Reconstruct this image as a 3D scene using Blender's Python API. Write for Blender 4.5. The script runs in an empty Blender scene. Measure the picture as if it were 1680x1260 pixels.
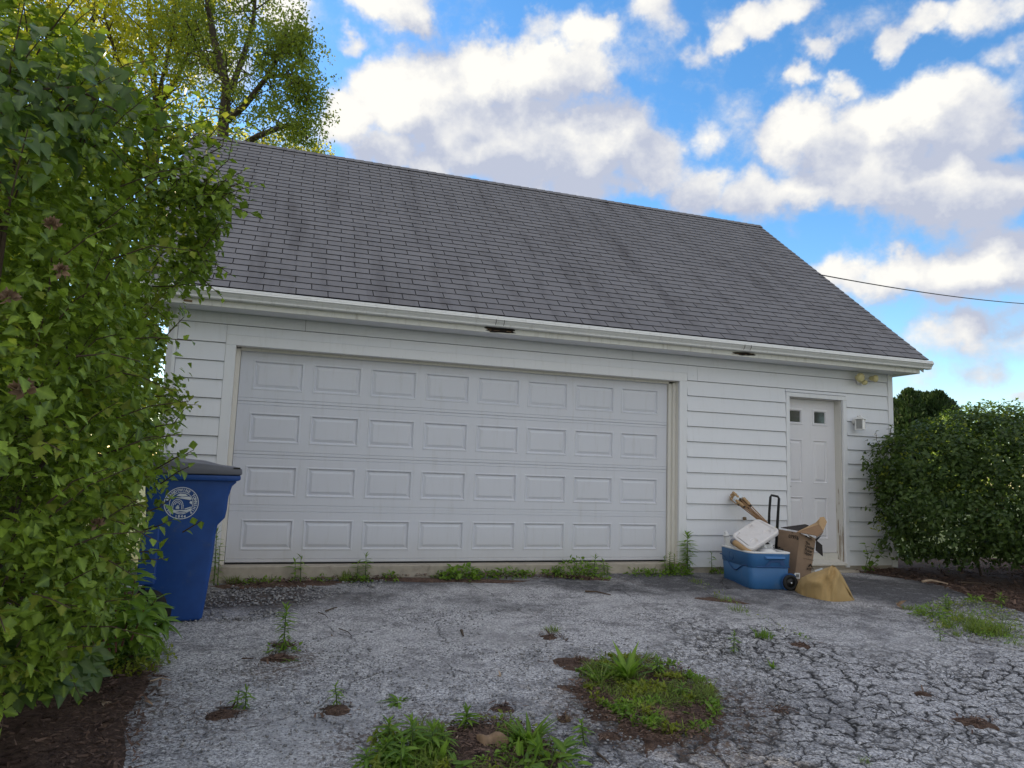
import bpy, bmesh, math, random
import numpy as np
from mathutils import Vector, Matrix
random.seed(7); RNG = np.random.default_rng(7)
scene = bpy.context.scene
COL = scene.collection

# ------------------------------------------------------------------ camera
CAM = np.array([0.430073, -7.625605, 1.005433])
YAW, PITCH, ROLL, FPX = 0.3117184, 0.1195879, 0.0348160, 1167.0
def cam_axes():
    cy, sy, cp, sp = math.cos(YAW), math.sin(YAW), math.cos(PITCH), math.sin(PITCH)
    f = np.array([sy*cp, cy*cp, sp]); r = np.array([cy, -sy, 0.0]); u = np.cross(r, f)
    c, s = math.cos(ROLL), math.sin(ROLL)
    return c*r + s*u, -s*r + c*u, f
RGT, UPV, FWD = cam_axes()
cam_data = bpy.data.cameras.new('camera'); cam = bpy.data.objects.new('camera', cam_data)
COL.objects.link(cam); scene.camera = cam
cam_data.sensor_width = 36.0; cam_data.lens = FPX/1680.0*36.0
cam_data.clip_start = 0.05; cam_data.clip_end = 2000
m = Matrix.Identity(4)
for i in range(3):
    m[i][0], m[i][1], m[i][2], m[i][3] = RGT[i], UPV[i], -FWD[i], CAM[i]
cam.matrix_world = m

# ------------------------------------------------------------------ light and exposure
SUN_EL, SUN_AZ = math.radians(24.0), math.radians(-40.0)   # azimuth from +Y, negative = to the left
SUN_DIR = np.array([math.sin(SUN_AZ)*math.cos(SUN_EL), math.cos(SUN_AZ)*math.cos(SUN_EL), math.sin(SUN_EL)])
sl = bpy.data.lights.new('sun', 'SUN'); sl.energy = 5.0; sl.angle = math.radians(0.5); sl.color = (1.0, 0.80, 0.50)
so = bpy.data.objects.new('sun', sl); COL.objects.link(so)
so.rotation_euler = Vector((SUN_DIR[0], SUN_DIR[1], SUN_DIR[2])).to_track_quat('Z', 'Y').to_euler()
scene.view_settings.view_transform = 'Standard'; scene.view_settings.look = 'None'
scene.view_settings.gamma = 1.0; scene.view_settings.exposure = 0.70; scene.view_settings.use_curve_mapping = False
scene.cycles.max_bounces = 8; scene.cycles.transparent_max_bounces = 8

# pixel (photograph, 1680x1260) -> place helpers
def ray(u, v): return FWD + RGT*((u-840.0)/FPX) + UPV*((630.0-v)/FPX)
def atY(u, v, Y): d = ray(u, v); return CAM + d*((Y-CAM[1])/d[1])
def atD(u, v, t): return CAM + ray(u, v)*t
def gz(X, Y):
    X = np.asarray(X, float); Y = np.asarray(Y, float)
    s = np.clip((3-X)/3, 0, 1)
    return -0.125 - 0.04*s + 0.047*(np.minimum(Y, -0.15)+0.15)
def G(u, v):
    d = ray(u, v); z = -0.2
    for _ in range(50):
        q = CAM + d*((z-CAM[2])/d[2]); z = 0.5*z + 0.5*float(gz(q[0], q[1]))
    return CAM + d*((z-CAM[2])/d[2])
def px(p):
    q = np.asarray(p, float) - CAM
    t = q @ FWD
    return 840+FPX*(q@RGT)/t, 630-FPX*(q@UPV)/t, t

# ------------------------------------------------------------------ node helpers
class NT:
    def __init__(s, tree): s.t = tree; s.t.nodes.clear()
    def n(s, typ, ins=None, **props):
        nd = s.t.nodes.new('ShaderNode'+typ if not typ.startswith('Node') else typ)
        for k, v in props.items(): setattr(nd, k, v)
        for k, v in (ins or {}).items():
            sk = nd.inputs[k]
            if isinstance(v, tuple) and len(v) == 2 and hasattr(v[0], 'outputs'): s.t.links.new(v[0].outputs[v[1]], sk)
            elif hasattr(v, 'outputs'): s.t.links.new(v.outputs[0], sk)
            else: sk.default_value = v
        return nd
    def math(s, op, a, b=None, c=None, clamp=False):
        i = {0: a}
        if b is not None: i[1] = b
        if c is not None: i[2] = c
        return s.n('Math', i, operation=op, use_clamp=clamp)
    def vmath(s, op, a, b=None):
        i = {0: a}
        if b is not None: i[1] = b
        return s.n('VectorMath', i, operation=op)
    def mix(s, f, a, b, blend='MIX'):
        nd = s.n('Mix', data_type='RGBA', blend_type=blend)
        for k, v in ((0, f), (6, a), (7, b)):
            sk = nd.inputs[k]
            if isinstance(v, tuple) and len(v) == 2 and hasattr(v[0], 'outputs'): s.t.links.new(v[0].outputs[v[1]], sk)
            elif hasattr(v, 'outputs'):
                s.t.links.new(v.outputs[2] if v.bl_idname == 'ShaderNodeMix' else v.outputs[0], sk)
            else: sk.default_value = (*v, 1.0) if (k > 0 and len(v) == 3) else v
        return nd
    def ramp(s, f, stops, interp='LINEAR'):
        nd = s.n('ValToRGB', {0: f}); nd.color_ramp.interpolation = interp
        e = nd.color_ramp.elements
        while len(e) < len(stops): e.new(0.5)
        for el, (p, c) in zip(e, stops): el.position = p; el.color = (*c, 1) if not np.isscalar(c) else (c, c, c, 1)
        return nd
    def maprange(s, f, a, b, c, d, smooth=False):
        return s.n('MapRange', {0: f, 1: a, 2: b, 3: c, 4: d}, interpolation_type='SMOOTHSTEP' if smooth else 'LINEAR')
    def out2(s, nd): return (nd, 2) if nd.bl_idname == 'ShaderNodeMix' else nd

# ------------------------------------------------------------------ world: Nishita sky with clouds
world = bpy.data.worlds.new('World'); scene.world = world; world.use_nodes = True
world.cycles.sampling_method = 'MANUAL'; world.cycles.sample_map_resolution = 256

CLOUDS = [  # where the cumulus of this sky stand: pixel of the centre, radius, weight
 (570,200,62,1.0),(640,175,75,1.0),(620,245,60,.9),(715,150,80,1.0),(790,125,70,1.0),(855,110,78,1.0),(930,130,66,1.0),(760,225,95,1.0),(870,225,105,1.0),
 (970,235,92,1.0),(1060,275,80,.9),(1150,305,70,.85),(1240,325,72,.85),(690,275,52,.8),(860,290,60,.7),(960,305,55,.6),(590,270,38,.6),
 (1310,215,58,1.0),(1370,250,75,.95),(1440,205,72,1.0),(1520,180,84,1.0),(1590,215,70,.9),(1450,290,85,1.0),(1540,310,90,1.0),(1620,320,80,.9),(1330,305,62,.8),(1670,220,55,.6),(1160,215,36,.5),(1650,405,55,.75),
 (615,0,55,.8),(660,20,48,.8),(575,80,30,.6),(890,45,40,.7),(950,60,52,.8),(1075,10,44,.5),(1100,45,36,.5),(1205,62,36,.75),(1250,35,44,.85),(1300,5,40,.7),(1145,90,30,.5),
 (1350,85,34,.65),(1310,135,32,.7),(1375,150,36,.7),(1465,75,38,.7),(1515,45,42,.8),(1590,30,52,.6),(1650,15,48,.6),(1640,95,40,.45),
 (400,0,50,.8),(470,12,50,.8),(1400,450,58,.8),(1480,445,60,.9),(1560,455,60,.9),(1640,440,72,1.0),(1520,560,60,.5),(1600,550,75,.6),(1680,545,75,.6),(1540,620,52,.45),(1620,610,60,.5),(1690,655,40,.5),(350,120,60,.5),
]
def build_world():
    t = NT(world.node_tree)
    tc = t.n('TexCoord'); vec = t.vmath('NORMALIZE', (tc, 'Generated'))
    ZS = 1.55
    wn = t.n('TexNoise', {'Vector': vec, 'Scale': 11.0, 'Detail': 5.0, 'Roughness': .6})
    w2 = t.n('VectorMath', {0: t.vmath('SUBTRACT', (wn, 1), (.5, .5, .5)), 3: 0.085}, operation='SCALE')
    d = t.vmath('MULTIPLY', t.vmath('ADD', vec, w2), (1, 1, ZS))
    toward = -RGT*0.75 + UPV*0.66
    d2 = t.vmath('ADD', d, tuple(toward*np.array([1, 1, ZS])*.060))
    acc = acc2 = None
    for (u, v, r, w) in CLOUDS:
        c = ray(u, v); L = np.linalg.norm(c); c = c/L*np.array([1, 1, ZS]); R = r/FPX/L*1.30
        f = t.maprange((t.vmath('DISTANCE', d, tuple(c)), 1), R*.12, R*1.35, w, 0.0, True)
        acc = f if acc is None else t.math('SMOOTH_MAX', acc, f, .22)
        if r >= 55:
            f2 = t.maprange((t.vmath('DISTANCE', d2, tuple(c)), 1), R*.12, R*1.35, w, 0.0, True)
            acc2 = f2 if acc2 is None else t.math('SMOOTH_MAX', acc2, f2, .22)
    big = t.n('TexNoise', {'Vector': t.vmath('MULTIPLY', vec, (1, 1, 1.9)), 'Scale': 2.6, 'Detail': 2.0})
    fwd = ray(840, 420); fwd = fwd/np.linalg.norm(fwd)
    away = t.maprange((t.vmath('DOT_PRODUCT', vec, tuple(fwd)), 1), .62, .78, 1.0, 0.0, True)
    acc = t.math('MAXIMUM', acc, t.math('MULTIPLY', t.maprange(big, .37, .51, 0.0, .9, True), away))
    nv = t.vmath('MULTIPLY', vec, (1, 1, 1.2))
    nz = t.n('TexNoise', {'Vector': nv, 'Scale': 9.0, 'Detail': 10.0, 'Roughness': .60, 'Distortion': .0})
    nz2 = t.n('TexNoise', {'Vector': t.vmath('ADD', nv, tuple(toward*.030)), 'Scale': 9.0, 'Detail': 5.0, 'Roughness': .60, 'Distortion': .0})
    vo = t.n('TexVoronoi', {'Vector': t.vmath('ADD', nv, t.n('VectorMath', {0: t.vmath('SUBTRACT', (wn, 1), (.5, .5, .5)), 3: .10}, operation='SCALE')), 'Scale': 13.0, 'Detail': 3.0, 'Roughness': .55, 'Lacunarity': 2.2}, feature='F1', normalize=True)
    bil = t.math('SUBTRACT', .36, vo)
    den = t.math('ADD', t.math('ADD', acc, t.math('MULTIPLY', t.math('SUBTRACT', nz, .5), 1.25)), t.math('MULTIPLY', bil, .75))
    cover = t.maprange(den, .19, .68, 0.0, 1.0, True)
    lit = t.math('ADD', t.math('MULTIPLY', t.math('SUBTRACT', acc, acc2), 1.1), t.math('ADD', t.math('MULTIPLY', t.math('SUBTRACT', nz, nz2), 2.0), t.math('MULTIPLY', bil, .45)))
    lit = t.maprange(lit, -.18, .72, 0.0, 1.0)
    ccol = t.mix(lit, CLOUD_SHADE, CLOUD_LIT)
    sky = t.n('TexSky', sky_type='NISHITA', sun_disc=False, sun_elevation=SUN_EL, sun_rotation=SUN_AZ,
              altitude=100.0, air_density=1.0, dust_density=.25, ozone_density=1.6)
    hs = t.n('HueSaturation', {'Saturation': SKY_SAT, 'Value': SKY_VAL, 'Color': sky})
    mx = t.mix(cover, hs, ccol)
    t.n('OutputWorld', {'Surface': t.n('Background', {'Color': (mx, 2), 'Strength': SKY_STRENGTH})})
SKY_SAT, SKY_VAL = 1.30, 1.36
SKY_STRENGTH = 0.12
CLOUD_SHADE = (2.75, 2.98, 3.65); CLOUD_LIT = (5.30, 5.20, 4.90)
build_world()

# ------------------------------------------------------------------ materials
MATS = {}
def newmat(name):
    mt = bpy.data.materials.new(name); mt.use_nodes = True; MATS[name] = mt
    return mt, NT(mt.node_tree)
def finish(t, bsdf, disp=None):
    ins = {'Surface': bsdf}
    if disp is not None: ins['Displacement'] = disp
    t.n('OutputMaterial', ins)
def coords(t): return (t.n('TexCoord'), 'Object')

def simple(name, col, rough=.5, var=.08, scale=30.0, bump=.0, bscale=200.0, spec=.4, metal=0.0, dirt=None, dirtscale=3.0):
    mt, t = newmat(name); c = coords(t)
    nz = t.n('TexNoise', {'Vector': c, 'Scale': scale, 'Detail': 5.0})
    cc = t.mix(nz, tuple(max(0, x*(1-var*1.6)) for x in col), tuple(min(1, x*(1+var*1.2)) for x in col))
    if dirt:
        dn = t.n('TexNoise', {'Vector': c, 'Scale': dirtscale, 'Detail': 8.0, 'Roughness': .7})
        cc = t.mix(t.maprange(dn, .52, .78, 0.0, .75, True), cc, dirt)
    ins = {'Base Color': (cc, 2), 'Roughness': rough, 'Specular IOR Level': spec, 'Metallic': metal}
    if bump:
        bn = t.n('TexNoise', {'Vector': c, 'Scale': bscale, 'Detail': 3.0})
        ins['Normal'] = t.n('Bump', {'Height': bn, 'Strength': bump, 'Distance': .004})
    finish(t, t.n('BsdfPrincipled', ins)); return mt

def painted(name, col, grain=(0.6, 3, 26), dirt=(.40, .38, .33), amt=.35, rough=.55, bump=.25):
    mt, t = newmat(name); c = coords(t)
    g = t.n('TexNoise', {'Vector': t.vmath('MULTIPLY', c, grain), 'Scale': 8.0, 'Detail': 6.0, 'Roughness': .6})
    lg = t.n('TexNoise', {'Vector': c, 'Scale': 1.3, 'Detail': 5.0, 'Roughness': .65})
    st = t.n('TexNoise', {'Vector': t.vmath('MULTIPLY', c, (9, 9, 1.1)), 'Scale': 2.0, 'Detail': 6.0, 'Roughness': .7})
    cc = t.mix(lg, tuple(x*.93 for x in col), tuple(min(1, x*1.03) for x in col))
    cc = t.mix(t.maprange(st, .50, .80, 0.0, amt, True), cc, dirt)
    szp = t.n('SeparateXYZ', {0: c}); spl = t.math('MULTIPLY', t.maprange((szp, 2), .12, .52, 1.0, 0.0, True), t.maprange(lg, .30, .66, .15, .75))
    cc = t.mix(t.math('MULTIPLY', spl, .55), cc, (.36, .33, .28))
    sp = t.n('TexNoise', {'Vector': c, 'Scale': 46.0, 'Detail': 3.0})
    cc = t.mix(t.maprange(sp, .70, .80, 0.0, .4, True), cc, dirt)
    bp = t.n('Bump', {'Height': g, 'Strength': bump, 'Distance': .003})
    finish(t, t.n('BsdfPrincipled', {'Base Color': (cc, 2), 'Roughness': rough, 'Normal': bp, 'Specular IOR Level': .35}))
    return mt
siding_m = painted('siding_paint', (.79, .80, .85), amt=.16)
trim_m = painted('trim_paint', (.80, .805, .84), grain=(1, 1, 1), amt=.25)
jamb_m = painted('jamb_paint', (.76, .73, .68), grain=(6, 6, .6), amt=.45)
gdoor_m = painted('garage_door_paint', (.685, .695, .76), grain=(.5, 1, 14), amt=.22, rough=.45, bump=.14)
door_m = painted('entry_door_paint', (.785, .77, .81), grain=(8, 1, .8), amt=.12, rough=.45, bump=.08)
gutter_m = painted('gutter_enamel', (.74, .74, .74), grain=(1, 1, 1), dirt=(.30, .28, .24), amt=.40, rough=.4, bump=.02)
fascia_m = painted('fascia_paint', (.70, .69, .66), dirt=(.25, .21, .16), amt=.55)

def peeling():
    mt, t = newmat('peeling_paint'); c = coords(t)
    g = t.n('TexNoise', {'Vector': t.vmath('MULTIPLY', c, (14, 14, 1.2)), 'Scale': 3.0, 'Detail': 8.0, 'Roughness': .65})
    sep = t.n('SeparateXYZ', {0: c})
    low = t.maprange((sep, 2), 0.1, 1.5, .13, -.06)
    f = t.maprange(t.math('ADD', g, low), .60, .64, 0.0, 1.0)
    wood = t.mix(t.n('TexNoise', {'Vector': t.vmath('MULTIPLY', c, (60, 60, 3)), 'Scale': 2.0}), (.22, .16, .11), (.42, .34, .26))
    cc = t.mix(f, (.66, .64, .60), wood)
    bp = t.n('Bump', {'Height': f, 'Strength': .5, 'Distance': -.003})
    finish(t, t.n('BsdfPrincipled', {'Base Color': (cc, 2), 'Roughness': .7, 'Normal': bp})); return mt
peel_m = peeling()

def shingles():
    mt, t = newmat('shingle_granules'); c = coords(t)
    at = t.n('Attribute', attribute_name='tint')
    gr = t.n('TexNoise', {'Vector': c, 'Scale': 420.0, 'Detail': 2.0})
    blot = t.n('TexNoise', {'Vector': c, 'Scale': 2.2, 'Detail': 6.0, 'Roughness': .65})
    run = t.n('TexNoise', {'Vector': t.vmath('MULTIPLY', c, (2.6, .35, .35)), 'Scale': 1.6, 'Detail': 5.0, 'Roughness': .6})
    v = t.mix((at, 'Fac'), (.148, .143, .160), (.178, .172, .190))
    v = t.mix(t.maprange(gr, .35, .65, 0.0, .55), v, (.27, .262, .275))
    v = t.mix(t.maprange(run, .46, .74, 0.0, .50, True), v, (.080, .074, .080))
    v = t.mix(t.maprange(blot, .55, .8, 0.0, .5, True), v, (.060, .050, .048))
    bp = t.n('Bump', {'Height': gr, 'Strength': .5, 'Distance': .002})
    finish(t, t.n('BsdfPrincipled', {'Base Color': (v, 2), 'Roughness': .9, 'Normal': bp, 'Specular IOR Level': .25})); return mt
shingle_m = shingles()
shingle_edge_m = simple('shingle_edge', (.014, .013, .015), rough=.95)
rot_m = simple('rotten_wood', (.018, .013, .010), rough=1.0, var=.5, scale=60, bump=.6, bscale=80)
sheath_shade_m = simple('sheathing_lap_shade', (.045, .043, .042), rough=.95)  # dark wall core; its tone puts lap shadow into the board gaps
rust_m = simple('rust_stain', (.20, .13, .08), rough=.9, var=.5, scale=40)
concrete_m = simple('concrete', (.42, .37, .31), rough=.9, var=.18, scale=14, bump=.5, bscale=120, dirt=(.13, .11, .09), dirtscale=5)
glass_m = None
def glass():
    mt, t = newmat('window_glass')
    finish(t, t.n('BsdfPrincipled', {'Base Color': (.02, .022, .025, 1), 'Roughness': .06, 'Specular IOR Level': .8})); return mt
glass_m = glass()

def leafmat(name, dark, light, trans, tw=.45, rough=.45, spec=.35, vein=True):
    mt, t = newmat(name)
    at = t.n('Attribute', attribute_name='tint'); oi = t.n('ObjectInfo')
    r = t.math('FRACT', t.math('ADD', (at, 'Fac'), (oi, 'Random')))
    nz = t.n('TexNoise', {'Vector': (t.n('NewGeometry'), 'Position'), 'Scale': 5.0, 'Detail': 3.0})
    f = t.math('ADD', t.math('MULTIPLY', r, .62), t.math('MULTIPLY', nz, .38))
    cc = t.ramp(f, [(0.12, dark), (.5, tuple((a+b)/2 for a, b in zip(dark, light))), (.86, light)])
    fine = t.n('TexNoise', {'Vector': (t.n('NewGeometry'), 'Position'), 'Scale': 90.0, 'Detail': 3.0})
    c2 = t.mix(t.maprange(fine, .3, .7, 0.0, .35), cc, tuple(x*.55 for x in dark))
    vn = t.n('Attribute', attribute_name='vein'); c2 = t.mix(t.math('MULTIPLY', t.math('POWER', (vn, 'Fac'), 2.0), .38), c2, tuple(min(1, x*1.35+.02) for x in light))
    p = t.n('BsdfPrincipled', {'Base Color': (c2, 2), 'Roughness': rough, 'Specular IOR Level': spec})
    tr = t.n('BsdfTranslucent', {'Color': (t.mix(.5, cc, trans), 2)})
    mx = t.n('MixShader', {0: tw, 1: p, 2: tr})
    finish(t, mx); return mt
hedge_leaf_m = leafmat('shrub_leaf', (.026, .064, .013), (.300, .430, .045), (.32, .46, .03), tw=.30)
vine_leaf_m = leafmat('vine_leaf', (.036, .080, .026), (.14, .23, .05), (.12, .22, .02), rough=.35, spec=.5)
rbush_leaf_m = leafmat('dark_shrub_leaf', (.026, .060, .020), (.105, .165, .034), (.12, .18, .02), rough=.38)
tip_leaf_m = leafmat('new_growth_leaf', (.12, .16, .02), (.32, .37, .05), (.40, .44, .04))
weed_leaf_m = leafmat('weed_leaf', (.065, .140, .020), (.26, .41, .05), (.30, .50, .05))
grass_m = leafmat('grass_blade', (.08, .13, .025), (.27, .35, .07), (.3, .42, .07))
dry_m = leafmat('dry_stalk', (.13, .085, .05), (.30, .22, .13), (.2, .15, .08), tw=.15, rough=.8, spec=.1)
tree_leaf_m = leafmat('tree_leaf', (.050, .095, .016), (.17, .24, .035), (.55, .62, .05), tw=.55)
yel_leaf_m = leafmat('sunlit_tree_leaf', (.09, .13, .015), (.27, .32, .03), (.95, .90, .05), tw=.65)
arb_m = leafmat('cypress_spray', (.018, .044, .016), (.055, .095, .028), (.04, .08, .02), tw=.2)
bark_m = simple('bark', (.075, .058, .045), rough=.95, var=.45, scale=18, bump=1.0, bscale=30)
twig_m = simple('twig_bark', (.085, .058, .040), rough=.9, var=.35, scale=40)
stem_m = simple('green_stem', (.10, .14, .05), rough=.6, var=.3)
red_stem_m = simple('red_stem', (.16, .07, .05), rough=.6, var=.3)
deadleaf_m = simple('dead_leaf', (.25, .165, .105), rough=.8, var=.4, scale=30)
bin_m = simple('blue_cart_plastic', (.014, .070, .29), rough=.48, var=.22, scale=9, bump=.2, bscale=500, dirt=(.070, .105, .20), dirtscale=6)
binlid_m = simple('grey_lid_plastic', (.150, .155, .190), rough=.5, var=.12, scale=10, bump=.15, bscale=400, dirt=(.30, .30, .31), dirtscale=6)
black_m = simple('black_plastic', (.012, .012, .013), rough=.45)
rubber_m = simple('black_rubber', (.016, .016, .017), rough=.75, dirt=(.06, .055, .05), dirtscale=12)
print_white_m = simple('white_print', (.68, .72, .78), rough=.6, var=.1, scale=60)
print_black_m = simple('black_print', (.022, .017, .016), rough=.8, var=.3, scale=90)
cool_m = simple('blue_cooler_plastic', (.042, .150, .36), rough=.4, var=.1, scale=8, dirt=(.10, .17, .30), dirtscale=5)
cool_dark_m = simple('blue_cooler_recess_shade', (.020, .075, .22), rough=.5)  # darker copy of the blue, shade of grooves and recesses put into colour
white_pl_m = simple('white_plastic', (.72, .72, .73), rough=.45, var=.05, dirt=(.50, .47, .44), dirtscale=6)
lid_m = simple('white_lid_plastic', (.72, .69, .70), rough=.5, var=.06, dirt=(.50, .45, .43), dirtscale=7)
card_m = simple('cardboard', (.34, .235, .165), rough=.9, var=.14, scale=7, bump=.25, bscale=60, dirt=(.24, .16, .11), dirtscale=5)
card_in_m = simple('cardboard_fresh', (.46, .30, .16), rough=.9, var=.12, scale=9)
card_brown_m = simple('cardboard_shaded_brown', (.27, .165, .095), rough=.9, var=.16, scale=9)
card_dark_m = simple('dark_card', (.035, .028, .028), rough=.9, var=.3)
bag_m = simple('kraft_paper', (.42, .285, .125), rough=.75, var=.14, scale=6, bump=.35, bscale=22, dirt=(.33, .20, .07), dirtscale=4)
bamboo_m = simple('bamboo', (.36, .21, .11), rough=.6, var=.35, scale=40)
bamboo_pale_m = simple('woven_bamboo', (.47, .31, .17), rough=.8, var=.45, scale=70)
yellow_m = simple('yellow_tag', (.70, .62, .10), rough=.6)
aged_m = simple('yellowed_plastic', (.66, .58, .30), rough=.5, var=.15, scale=40)
lamp_white_m = simple('white_lamp_enamel', (.78, .78, .78), rough=.45, var=.1)
def lampglass():
    mt, t = newmat('lantern_glass')
    finish(t, t.n('BsdfPrincipled', {'Base Color': (.55, .56, .57, 1), 'Roughness': .25, 'Transmission Weight': .6})); return mt
lampglass_m = lampglass()
block_m = simple('weathered_block', (.20, .15, .10), rough=.9, var=.3)
cable_m = simple('black_cable', (.02, .02, .022), rough=.6)
stone_m = leafmat('gravel_stone', (.10, .10, .11), (.42, .41, .42), (.3, .3, .3), tw=.0, rough=.85, spec=.2)
chip_m = leafmat('mulch_chip', (.048, .032, .030), (.25, .165, .13), (.1, .06, .04), tw=.05, rough=.95, spec=.1)

def asphalt():
    mt, t = newmat('weathered_asphalt'); c = coords(t)
    zn = t.n('Attribute', attribute_name='zone'); zs = t.n('SeparateColor', {0: (zn, 'Color')})
    # aggregate
    ag = t.n('TexVoronoi', {'Vector': c, 'Scale': 95.0, 'Randomness': 1.0}, feature='F1')
    agc = t.n('SeparateColor', {0: (ag, 'Color')})
    ag2 = t.n('TexVoronoi', {'Vector': c, 'Scale': 170.0}, feature='F1'); agc2 = t.n('SeparateColor', {0: (ag2, 'Color')})
    ns = t.n('TexNoise', {'Vector': c, 'Scale': 60.0, 'Detail': 4.0, 'Roughness': .7})
    md = t.n('TexNoise', {'Vector': c, 'Scale': 7.0, 'Detail': 6.0, 'Roughness': .65})
    lg = t.n('TexNoise', {'Vector': c, 'Scale': 1.1, 'Detail': 5.0, 'Roughness': .6})
    stone = t.ramp((agc, 0), [(0.0, (.12, .118, .135)), (.30, (.34, .335, .365)), (.75, (.57, .56, .59)), (1.0, (.90, .89, .90))])
    stone2 = t.ramp((agc2, 1), [(0.0, (.13, .125, .14)), (.6, (.43, .42, .445)), (1.0, (.74, .73, .74))])
    col = t.mix(.45, stone, stone2)
    pit = t.maprange(ns, .50, .64, 0.0, .86, True)
    col = t.mix(pit, col, (.035, .034, .038))
    col = t.mix(t.maprange(md, .47, .68, 0.0, .60, True), col, (.085, .083, .093))
    pt = t.n('TexNoise', {'Vector': c, 'Scale': 2.3, 'Detail': 7.0, 'Roughness': .7})
    col = t.mix(t.maprange(pt, .50, .68, 0.0, .55, True), col, (.095, .092, .104))
    col = t.mix(t.maprange(lg, .42, .68, 0.0, .40, True), col, (.52, .51, .53))
    # darker, less worn binder zones
    dk = t.math('MULTIPLY', (zs, 1), t.maprange(md, .28, .56, .55, 1.2), clamp=True)
    col = t.mix(dk, col, t.mix(.12, (.038, .037, .044), stone))
    # cracks: warped cells, two sizes
    wn = t.n('TexNoise', {'Vector': c, 'Scale': 3.4, 'Detail': 4.0, 'Roughness': .6})
    w = t.n('VectorMath', {0: t.vmath('SUBTRACT', (wn, 1), (.5, .5, .5)), 3: .28}, operation='SCALE')
    wn2 = t.n('TexNoise', {'Vector': c, 'Scale': 22.0, 'Detail': 3.0})
    w2 = t.n('VectorMath', {0: t.vmath('SUBTRACT', (wn2, 1), (.5, .5, .5)), 3: .045}, operation='SCALE')
    cw = t.vmath('ADD', t.vmath('ADD', c, w), w2)
    fl = t.vmath('MULTIPLY', cw, (1, 1, 0))
    v1 = t.n('TexVoronoi', {'Vector': t.vmath('MULTIPLY', fl, (1.0, 1.25, 1)), 'Scale': 6.6}, feature='DISTANCE_TO_EDGE', voronoi_dimensions='2D')
    v2 = t.n('TexVoronoi', {'Vector': fl, 'Scale': 15.0}, feature='DISTANCE_TO_EDGE', voronoi_dimensions='2D')
    v3 = t.n('TexVoronoi', {'Vector': fl, 'Scale': 1.05}, feature='DISTANCE_TO_EDGE', voronoi_dimensions='2D')
    wid = t.maprange(md, .36, .66, .035, .25)
    gapn = t.n('TexNoise', {'Vector': c, 'Scale': 2.7, 'Detail': 5.0, 'Roughness': .65})
    k1 = t.math('SUBTRACT', 1.0, t.n('MapRange', {0: v1, 1: 0.0, 2: wid, 3: 0.0, 4: 1.0}, interpolation_type='SMOOTHSTEP'))
    k2 = t.math('MULTIPLY', t.math('SUBTRACT', 1.0, t.maprange(v2, 0.0, .11, 0.0, 1.0, True)), t.maprange(lg, .42, .58, 0.0, .8, True))
    k3 = t.math('MULTIPLY', t.math('SUBTRACT', 1.0, t.maprange(v3, 0.0, .013, 0.0, 1.0, True)), t.maprange(lg, .40, .6, 0.15, .85, True))
    kk = t.math('MULTIPLY', t.math('MAXIMUM', t.math('MULTIPLY', k1, t.maprange(gapn, .30, .47, .22, 1.0, True)), k2), (zs, 0))
    kk = t.math('MAXIMUM', kk, t.math('MULTIPLY', k3, .75))
    # fine broken surface everywhere
    col = t.mix(t.math('MULTIPLY', kk, .97), col, (.012, .011, .012))
    # brown litter
    bl = t.n('TexNoise', {'Vector': c, 'Scale': 26.0, 'Detail': 6.0, 'Roughness': .75})
    col = t.mix(t.math('MULTIPLY', t.maprange(bl, .46, .58, 0.0, 1.0, True), (zs, 2)), col, (.085, .052, .036))
    h = t.math('ADD', t.math('MULTIPLY', (ag, 0), -.0016), t.math('MULTIPLY', kk, -.014))
    h = t.math('ADD', h, t.math('MULTIPLY', pit, -.0025))
    h = t.math('ADD', h, t.math('MULTIPLY', md, .006))
    dp = t.n('Displacement', {'Height': h, 'Midlevel': 0.0, 'Scale': 1.0})
    finish(t, t.n('BsdfPrincipled', {'Base Color': (col, 2), 'Roughness': .88, 'Specular IOR Level': .3}), dp)
    mt.displacement_method = 'BOTH'
    return mt
asphalt_m = asphalt()
def soil():
    mt, t = newmat('soil_and_litter'); c = coords(t)
    a = t.n('TexNoise', {'Vector': c, 'Scale': 38.0, 'Detail': 8.0, 'Roughness': .8, 'Distortion': .6})
    b = t.n('TexNoise', {'Vector': c, 'Scale': 3.0, 'Detail': 5.0})
    f = t.n('TexNoise', {'Vector': t.vmath('MULTIPLY', c, (40, 160, 100)), 'Scale': 1.0, 'Detail': 3.0, 'Distortion': 1.5})
    cc = t.ramp(a, [(.25, (.036, .026, .024)), (.48, (.110, .074, .062)), (.62, (.19, .128, .100)), (.78, (.33, .25, .19))])
    cc = t.mix(t.maprange(f, .58, .70, 0.0, .6, True), cc, (.23, .15, .095))
    cc = t.mix(t.maprange(b, .4, .7, 0.0, .4), cc, (.085, .052, .044))
    bp = t.n('Bump', {'Height': a, 'Strength': .9, 'Distance': .02})
    finish(t, t.n('BsdfPrincipled', {'Base Color': (cc, 2), 'Roughness': .97, 'Normal': bp, 'Specular IOR Level': .1})); return mt
soil_m = soil()
lawn_m = simple('lawn', (.045, .075, .022), rough=.95, var=.4, scale=2.0, bump=.8, bscale=60)

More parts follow.
